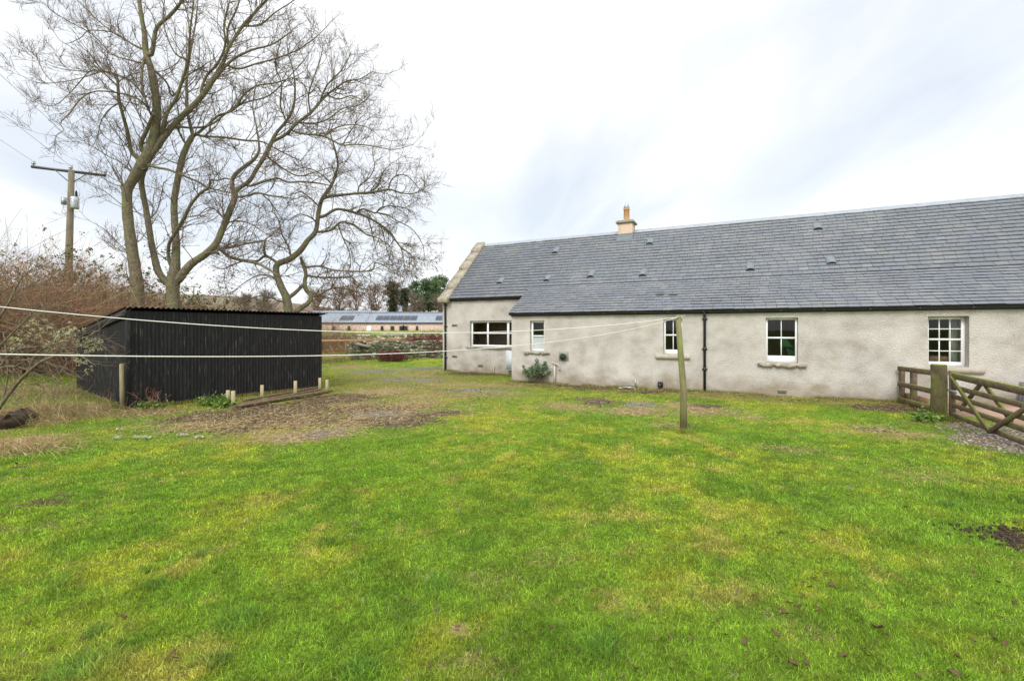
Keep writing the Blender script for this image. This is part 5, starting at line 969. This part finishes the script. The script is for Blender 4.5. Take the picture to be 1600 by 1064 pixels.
# long dead grass round the stump, stump, weeds by the shed
def dead_grass(cx_, cy_, rx, ry, n, hgt, cols, label, name='dead_grass'):
    x = cx_ + rng.normal(0, rx, n); y = cy_ + rng.normal(0, ry, n); k = free(x, y); x, y = x[k], y[k]; n = len(x); d = unit(np.stack([rng.normal(0, .6, n), rng.normal(0, .6, n), np.ones(n)], 1)); L = rng.uniform(.4, 1.2, n) * hgt
    P1, R1 = grow(np.stack([x, y, H(x, y)], 1), d, L, 6, .08, (0, 0, -.22), np.full(n, .003), np.full(n, .0012)); V, Qd = tubes(P1, R1 * 1.2, 3); return tag(mesh_np(name, V, [Qd], M['bramble'], None, np.repeat(pick(cols, n, .35), 18, 0)), label, 'grass', kind='stuff')
STR = [(.42, .30, .15), (.34, .22, .11), (.48, .37, .20), (.20, .20, .05)]
sx_, sy_ = G(60, 650); dead_grass(sx_, sy_, .55, .45, 3000, .42, STR, 'long pale dead grass around the rotten log'); x_, y_ = G(15, 700); dead_grass(x_, y_, .45, .25, 900, .22, STR, 'straw coloured grass clump in front of the rotten log')
x_, y_ = G(50, 620); dead_grass(x_, y_ , .8, .7, 1700, .35, STR + [(.14, .17, .04)], 'mixed green and dead grass under the lichen shrub'); x_, y_ = G(235, 642); dead_grass(x_, y_, .45, .2, 420, .16, STR, 'dead grass along the foot of the near shed corner'); x_, y_ = G(160, 618); dead_grass(x_, y_, .5, .4, 500, .2, STR + [(.12, .17, .04)], 'rough grass along the shed side wall')
mb = MB(); (x0, y0), (x1, y1) = G(-15, 668), G(58, 658); zz = gz1(x0, y0); mb.tube([(x0 - .3, y0, zz + .08), (x0 + .15, y0 + .05, zz + .10), (x0 + .35, y0 + .03, zz + .13), (x1 - .35, y1, zz + .10), (x1 - .2, y1, zz + .13), (x1 - .05, y1, zz + .09)], [.14, .16, .13, .15, .14, .10], 14, jit=.22); tag(mb.build('rotten_log', M['peg']), 'short dark rotten log half buried in dead grass', 'log')
def weed(px, py, hpx, n, cols, label, tip=None, spread=.06):
    x, y = G(px, py); g = gz1(x, y); L = hpx / F * y; r = empty('dead_weed', (x, y, g), label, 'weed', 0, 'dead weed stalks by the shed'); d = unit(np.stack([rng.normal(0, .3, n), rng.normal(0, .15, n), np.ones(n)], 1)); P1, R1 = grow(rng.normal(0, spread, (n, 3)) * [1, .6, 0], d, rng.uniform(.5, 1, n) * L, 8, .07, (0, 0, -.03), np.full(n, .006), np.full(n, .003)); p2, T2, _, _ = spawn(P1, R1, 5, .5, 1); P2, R2 = grow(p2, side_dirs(T2, rng.uniform(.3, .8, len(p2)), (0, 0, .3)), rng.uniform(.05, .15, len(p2)), 4, .1, (0, 0, 0), np.full(len(p2), .004), np.full(len(p2), .004)); V, Qd, _ = join([tubes(P1, R1, 4), tubes(P2, R2, 3)]); mesh_np('stalks', V, [Qd], M['bramble'], r, np.tile(np.array(cols), (len(V), 1)))
weed(213, 634, 55, 3, (.34, .24, .17), 'tall pale dead stalk leaning on the shed by the near corner'); weed(235, 640, 48, 4, (.22, .09, .06), 'reddish seed stalks against the black shed', ); weed(248, 638, 32, 5, (.30, .16, .12), 'short pinkish dead stalks against the black shed'); weed(150, 618, 30, 6, (.14, .07, .06), 'brown twiggy weed beside the shed side wall'); weed(172, 630, 30, 5, (.2, .11, .08), 'thin bramble stalks by the round corner post')
for px, py, lab in ((237, 639, 'leafy green weed clump at the near shed corner'), (330, 632, 'green weed clump at the middle of the shed foot'), (352, 634, 'green nettle clump beside the first stakes'), (1445, 655, 'green weed clump at the foot of the gatepost')):
    x, y = G(px, py); n = 260; C = np.stack([rng.normal(0, .13, n), rng.normal(0, .08, n), np.abs(rng.normal(0, .09, n)) + .02], 1); V, Qd = leaves(C, rng.uniform(.03, .06, n), .6, 1.7); tt = np.linspace(0, 1, 4)[None, :, None]; V2, Q2 = tubes(np.zeros((n, 1, 3)) * (1 - tt) + C[:, None] * tt, np.full((n, 4), .0015), 3); cc = np.concatenate([np.repeat(pick([(.13, .22, .03), (.19, .28, .05), (.10, .16, .03)], n, .3), 4, 0), np.tile((.10, .16, .03), (len(V2), 1))]); o = mesh_np('weed_clump', np.concatenate([V, V2]), [np.concatenate([Qd, Q2 + len(V)])], M['leaf'], None, cc, loc=(x, y, gz1(x, y))); tag(o, lab, 'weed', 'green weed clumps')
# wet sheet by the wall
mb = MB(); x, y = G(980, 607); 
for k in range(4): mb.add([(k * .12 - .25 + dx, dy + rng.normal(0, .01), .03 + rng.uniform(0, .06)) for dx, dy in ((0, -.05), (.13, -.07), (.12, .06), (.01, .05))], [(0, 1, 2, 3)])
V_ = np.concatenate(mb.V); tag(mb.build('plastic_scrap', M['grey'], loc=(x, y, gz1(x, y))), 'crumpled grey plastic scrap at the foot of the cottage wall', 'litter')

# background trees
def far_tree(name, label, px, Y, top, wpx, seed, kind='bare', cols=None, leafc=None, n=70, trunk_r=.28, group=None, tw=.6):
    global rng; keep = rng; rng = np.random.default_rng(seed)
    x = P(px, 516, Y)[0]; g = gz1(x, Y); zt = (516 - top) / F * Y - g; hw = wpx / 2 / F * Y; r = empty(name, (x, Y, g), label, 'tree', 0, group)
    mb = MB(); tp = np.array([(0, 0, -.3), (.1 * hw * rng.normal(), 0, zt * .3), (.15 * hw * rng.normal(), 0, zt * .6), (.1 * hw * rng.normal(), 0, zt * .9)]); mb.tube(smooth_poly(tp), np.linspace(trunk_r, trunk_r * .2, 13), 8); mb.build('trunk', M['bark'], r)
    sp = smooth_poly(tp); f = rng.uniform(.25 if kind == 'bare' else .55, 1, n); idx = (f * 12).astype(int).clip(0, 11); p0 = sp[idx]; az_ = rng.uniform(0, 2 * pi, n); prof = np.sin(np.clip((f - .1) / .95, 0, 1) * pi) ** .6
    d = unit(np.stack([np.cos(az_), np.sin(az_), rng.uniform(.4, 1.1, n) if kind == 'bare' else rng.uniform(.0, .6, n)], 1)); P1, R1 = grow(p0, d, hw * (.35 + .75 * prof) * rng.uniform(.7, 1.15, n), 7, .12, (0, 0, .10 if kind == 'bare' else .02), np.full(n, trunk_r * .28), np.full(n, .03))
    p2, T2, r2, _ = spawn(P1, R1, 10, .2, 1); n2 = len(p2); P2, R2 = grow(p2, side_dirs(T2, rng.uniform(.4, 1, n2), (0, 0, .3)), rng.uniform(.3, .9, n2) * hw * .35, 5, .15, (0, 0, .05), np.full(n2, .035), np.full(n2, .018)); parts = [(*tubes(P1, R1, 4),), (*tubes(P2, R2, 3),)]
    if kind == 'bare': p3, T3, _, _ = spawn(P2, R2, 4, .2, 1); n3 = len(p3); P3, R3 = grow(p3, side_dirs(T3, rng.uniform(.4, 1, n3), (0, 0, .3)), rng.uniform(.4, 1, n3) * tw, 4, .15, (0, 0, .05), np.full(n3, .02), np.full(n3, .012)); parts.append((*tubes(P3, R3, 3),))
    V, Qd, _ = join(parts); c = np.array(cols)[rng.integers(len(cols), size=len(V) // 12 + 1)]; mesh_np('branches', V, [Qd], M['bramble'], r, np.repeat(c, 12, 0)[:len(V)])
    if leafc is not None:
        if kind == 'ivy': C = sp[rng.integers(2, 10, 9000)] + rng.normal(0, 1, (9000, 3)) * [hw * .12, hw * .12, .5]; C2 = P1[rng.integers(n, size=7000), rng.integers(0, 4, 7000)] + rng.normal(0, .22, (7000, 3)); C = np.concatenate([C, C2]); s_ = .22
        else: t = P2[:, -1]; C = np.repeat(t, 18, 0) + rng.normal(0, 1, (len(t) * 18, 3)) * [.40, .40, .2]; s_ = .24
        V, Qd = leaves(C, rng.uniform(s_ * .6, s_ * 1.3, len(C)), .2, 1.5); cc = pick(leafc, len(C), .35); mesh_np('foliage', V, [Qd], M['leaf'], r, np.repeat(cc, 4, 0))
    rng = keep
BR = [(.17, .13, .09), (.12, .09, .07), (.21, .15, .10)]; RB = [(.22, .12, .08), (.17, .09, .06), (.25, .17, .10)]
far_tree('bare_tree', 'round bare tree with ivy on its stem beyond the steading', 612, 135, 432, 62, 1, 'ivy', BR, [(.05, .06, .025), (.08, .085, .035)], 80, .5); far_tree('ivy_tree', 'ivy clad tree just behind the steading next to the pines', 633, 125, 442, 26, 2, 'ivy', BR, [(.035, .055, .02), (.05, .08, .03)], 50, .45)
far_tree('pine_tree', 'slender pine with a small high crown next to the far house', 648, 140, 431, 26, 3, 'pine', BR, [(.08, .13, .045), (.11, .17, .06)], 22, .25); far_tree('pine_tree', 'broad dark green pine left of the cottage gable', 671, 138, 432, 42, 4, 'pine', BR, [(.06, .11, .04), (.09, .15, .05), (.12, .19, .07)], 46, .4); far_tree('pine_tree', 'tall pine whose crown is partly hidden by the cottage gable', 688, 145, 424, 36, 5, 'pine', BR, [(.07, .12, .04), (.10, .16, .055)], 40, .4)
far_tree('pine_tree', 'low dense dark conifer below the pines beside the cottage gable', 676, 132, 458, 40, 15, 'pine', BR, [(.05, .08, .035), (.07, .11, .045)], 60, .35)
for k, (px, Y, top, w, lab) in enumerate(((585, 120, 446, 46, 'russet bare tree just left of the round ivy tree'), (556, 118, 438, 50, 'russet bare tree above the steading roof behind the near droopy branches'), (528, 122, 446, 46, 'russet bare tree behind the steading near the shed roof end'), (500, 116, 452, 46, 'low russet bare tree behind the crooked tree foot'), (415, 110, 458, 46, 'low bare tree on the skyline left of the crooked tree'), (380, 112, 462, 40, 'small bare tree on the skyline above the shed roof'), (650, 122, 462, 40, 'low bare tree in front of the slender pine'), (690, 124, 462, 36, 'low bare tree beside the cottage gable in front of pines'))):
    far_tree('bare_tree', lab, px, Y, top, w, 30 + k, 'bare', RB if k < 4 else BR, None, None or 46, .3, 'bare trees behind the steading', 1.1)

# ------------------------------------------------------------ dead leaves, pale lichen scraps on the lawn
def leaf_mesh(seed):
    r = np.random.default_rng(seed); n = 5; V = []
    for i in range(n):
        t = i / (n - 1); w = .5 * math.sin(pi * (t * .9 + .05)) ** .8
        for s in (-1, 0, 1): V.append((t - .5, s * w * .8 + r.normal(0, .03), .15 * abs(s) * r.uniform(.6, 1.6) + .25 * (t - .5) ** 2 * r.uniform(0, 3) + .06))
    Fq = [(i * 3 + j, i * 3 + j + 1, i * 3 + j + 4, i * 3 + j + 3) for i in range(n - 1) for j in range(2)]; return V, Fq
protos = [mesh_np('dead_leaf', *[(a_, [b_]) for a_, b_ in (leaf_mesh(k),)][0], M['leafdead'], None, None, True) for k in range(5)]
spots = [(1297, 917, .085), (190, 1000, .07), (130, 992, .06), (160, 1028, .07), (270, 1018, .05), (192, 962, .055), (1372, 984, .10), (1165, 1000, .06), (1212, 990, .07), (1240, 1035, .07), (1260, 1035, .05), (1490, 1055, .07), (1318, 1025, .06), (1555, 1000, .05), (1495, 1028, .05), (1570, 1010, .06), (340, 763, .05), (505, 843, .045), (405, 820, .04), (125, 818, .05), (38, 745, .05), (790, 793, .06), (1138, 700, .07), (1286, 830, .05), (1340, 736, .05), (1570, 660, .04), (870, 848, .05), (1180, 932, .05), (1050, 1040, .05), (25, 725, .08), (1224, 957, .06), (1248, 950, .06), (1278, 955, .05), (1235, 945, .05), (1290, 898, .04), (1222, 835, .05), (1165, 840, .05), (1270, 850, .04), (1575, 915, .05), (1560, 908, .05), (1385, 995, .05)]
while len(spots) < 150:
    px = rng.uniform(0, 1600); py = 700 + 360 * rng.random() ** .8
    if px < 900 and rng.random() < .35: continue
    spots.append((px, py, rng.uniform(.025, .045)))
for k, (px, py, s) in enumerate(spots):
    o = protos[k] if k < 5 else protos[k % 5].copy()
    if k >= 5: COL.objects.link(o)
    s = s * .8; x, y = G(px, py, -1.73); o.location = (x, y, gz1(x, y) + .012); o.rotation_euler = (rng.normal(0, .3), rng.normal(0, .3), rng.uniform(0, 6.28)); o.scale = (s, s * rng.uniform(.5, .9), s); tag(o, 'curled brown dead leaf lying on the lawn', 'leaf', 'dead leaves on the lawn')
for k, (px, py, s, lab) in enumerate(((183, 686, .10, 'smallest pale lichen scrap on the grass nearest the log'), (215, 684, .14, 'pale lichen scrap on the grass before the shed corner'), (228, 684, .10, 'pale lichen scrap beside its larger twin before the shed corner'), (286, 681, .14, 'pale lichen scrap on the grass before the straw patch'), (310, 684, .09, 'outermost pale lichen scrap near the straw patch edge'), (187, 673, .08, 'pale scrap farthest back on the grass by the shed corner'))):
    x, y = G(px, py, -1.73); n = 70; C = rng.normal(0, 1, (n, 3)) * [s * .3, s * .16, .006] + [0, 0, .04]; V, Qd = leaves(C, rng.uniform(.012, .035, n), asp=1.3); tag(mesh_np('lichen_scrap', V, [Qd], M['leaf'], None, np.repeat(pick([(.50, .48, .34), (.40, .40, .26)], n, .15), 4, 0), loc=(x, y, gz1(x, y))), lab, 'lichen', 'pale scraps on the lawn')
# straw litter and crumbs of soil on the worn patches
n = 150000; py_ = rng.uniform(572, 700, n); px_ = rng.uniform(180, 1560, n); GY = 1.72 * F / (py_ - HY); GX = (px_ - 800) / F * GY; dm, sm_, gm = masks(GX, GY); ok = free(GX, GY)
k = ok & (rng.random(n) < np.clip(sm_ * 1.1 - .12 + .25 * dm, 0, .9)); x, y = GX[k], GY[k]; n = len(x); a_ = rng.uniform(0, 2 * pi, n); L_ = rng.uniform(.03, .11, n); w_ = rng.uniform(.002, .005, n) * np.clip(y / 9, .8, 1.8); dx, dy = np.cos(a_) * L_, np.sin(a_) * L_; nx_, ny_ = -np.sin(a_) * w_, np.cos(a_) * w_; z = H(x, y) + rng.uniform(.008, .04, n); z2 = z + rng.uniform(-.02, .035, n)
V = np.stack([np.stack([x - nx_, y - ny_, z], 1), np.stack([x + nx_, y + ny_, z + .003], 1), np.stack([x + dx, y + dy, z2], 1)], 1).reshape(-1, 3); cc = pick([(.44, .32, .17), (.32, .21, .11), (.54, .42, .24), (.20, .12, .07), (.30, .30, .06)], n, .3)
tag(mesh_np('straw_litter', V, [np.arange(n * 3).reshape(-1, 3)], M['leaf'], None, np.repeat(cc, 3, 0)), 'dead straw coloured grass littering the worn patches', 'grass', kind='stuff')
B8 = np.array([(a_, b_, c_) for c_ in (-1, 1) for a_, b_ in ((-1, -1), (1, -1), (1, 1), (-1, 1))]) * .5; F6 = np.array([(0, 3, 2, 1), (4, 5, 6, 7), (0, 1, 5, 4), (1, 2, 6, 5), (2, 3, 7, 6), (3, 0, 4, 7)])
n = 60000; py_ = rng.uniform(572, 860, n); px_ = rng.uniform(0, 1640, n); GY = 1.72 * F / (py_ - HY); GX = (px_ - 800) / F * GY; dm, sm_, gm = masks(GX, GY); k = free(GX, GY) & (rng.random(n) < np.clip(dm * .9 - .2, 0, .6)); x, y = GX[k], GY[k]; n = len(x); s_ = rng.uniform(.010, .036, n) * np.clip(y / 11, .3, 1.1)
V = (B8[None] + rng.normal(0, .16, (n, 8, 3))) * s_[:, None, None] * [1.3, 1, .7] + np.stack([x, y, H(x, y) + s_ * .15], 1)[:, None]; tag(mesh_np('soil_crumbs', V.reshape(-1, 3), [(np.arange(n)[:, None, None] * 8 + F6).reshape(-1, 4)], M['bramble'], None, np.repeat(pick([(.065, .042, .026), (.12, .08, .045), (.19, .125, .075), (.045, .03, .02)], n, .3), 8, 0)), 'dark crumbly soil on the worn bare patches', 'soil', kind='stuff')
# mud clods
mb = MB()
(cx_, cy_) = G(1588, 830)
for k in range(260):
    dx, dy, s = rng.normal(0, .24), rng.normal(0, .13), rng.uniform(.006, .024); x, y = cx_ + dx, cy_ + dy; V = rng.normal(0, 1, (8, 3)); base = np.array([(a_, b_, c_) for c_ in (-1, 1) for a_, b_ in ((-1, -1), (1, -1), (1, 1), (-1, 1))]) * s * .5 + V * s * .12; mb.add(base + [x, y, gz1(x, y) + s * .4], [(0, 3, 2, 1), (4, 5, 6, 7), (0, 1, 5, 4), (1, 2, 6, 5), (2, 3, 7, 6), (3, 0, 4, 7)])
tag(mb.build('mud', M['peg']), 'heap of dark crumbly mud at the edge of the lawn', 'mud', kind='stuff')
# gravel stones by the gate
n = 5200; px_ = rng.uniform(1480, 1760, n); py_ = rng.uniform(642, 706, n); GY = -1.72 * F / (HY - py_); GX = (px_ - 800) / F * GY; _, _, gm = masks(GX, GY); k = (gm > rng.uniform(.2, .9, n)); GX, GY = GX[k], GY[k]; n = len(GX); s = rng.uniform(.012, .032, n)
B8 = np.array([(a_, b_, c_) for c_ in (-1, 1) for a_, b_ in ((-1, -1), (1, -1), (1, 1), (-1, 1))]) * .5; V = (B8[None] + rng.normal(0, .14, (n, 8, 3))) * s[:, None, None] * [1, 1, .7] + np.stack([GX, GY, H(GX, GY) + s * .2], 1)[:, None]; F6 = np.array([(0, 3, 2, 1), (4, 5, 6, 7), (0, 1, 5, 4), (1, 2, 6, 5), (2, 3, 7, 6), (3, 0, 4, 7)]); Qd = (np.arange(n)[:, None, None] * 8 + F6).reshape(-1, 4)
tag(mesh_np('gravel', V.reshape(-1, 3), [Qd], M['stone'], None, np.repeat(pick([(.30, .25, .21), (.20, .16, .13), (.44, .38, .33), (.26, .18, .14)], n, .3), 8, 0)), 'loose grey pink gravel under the open gate', 'gravel', kind='stuff')
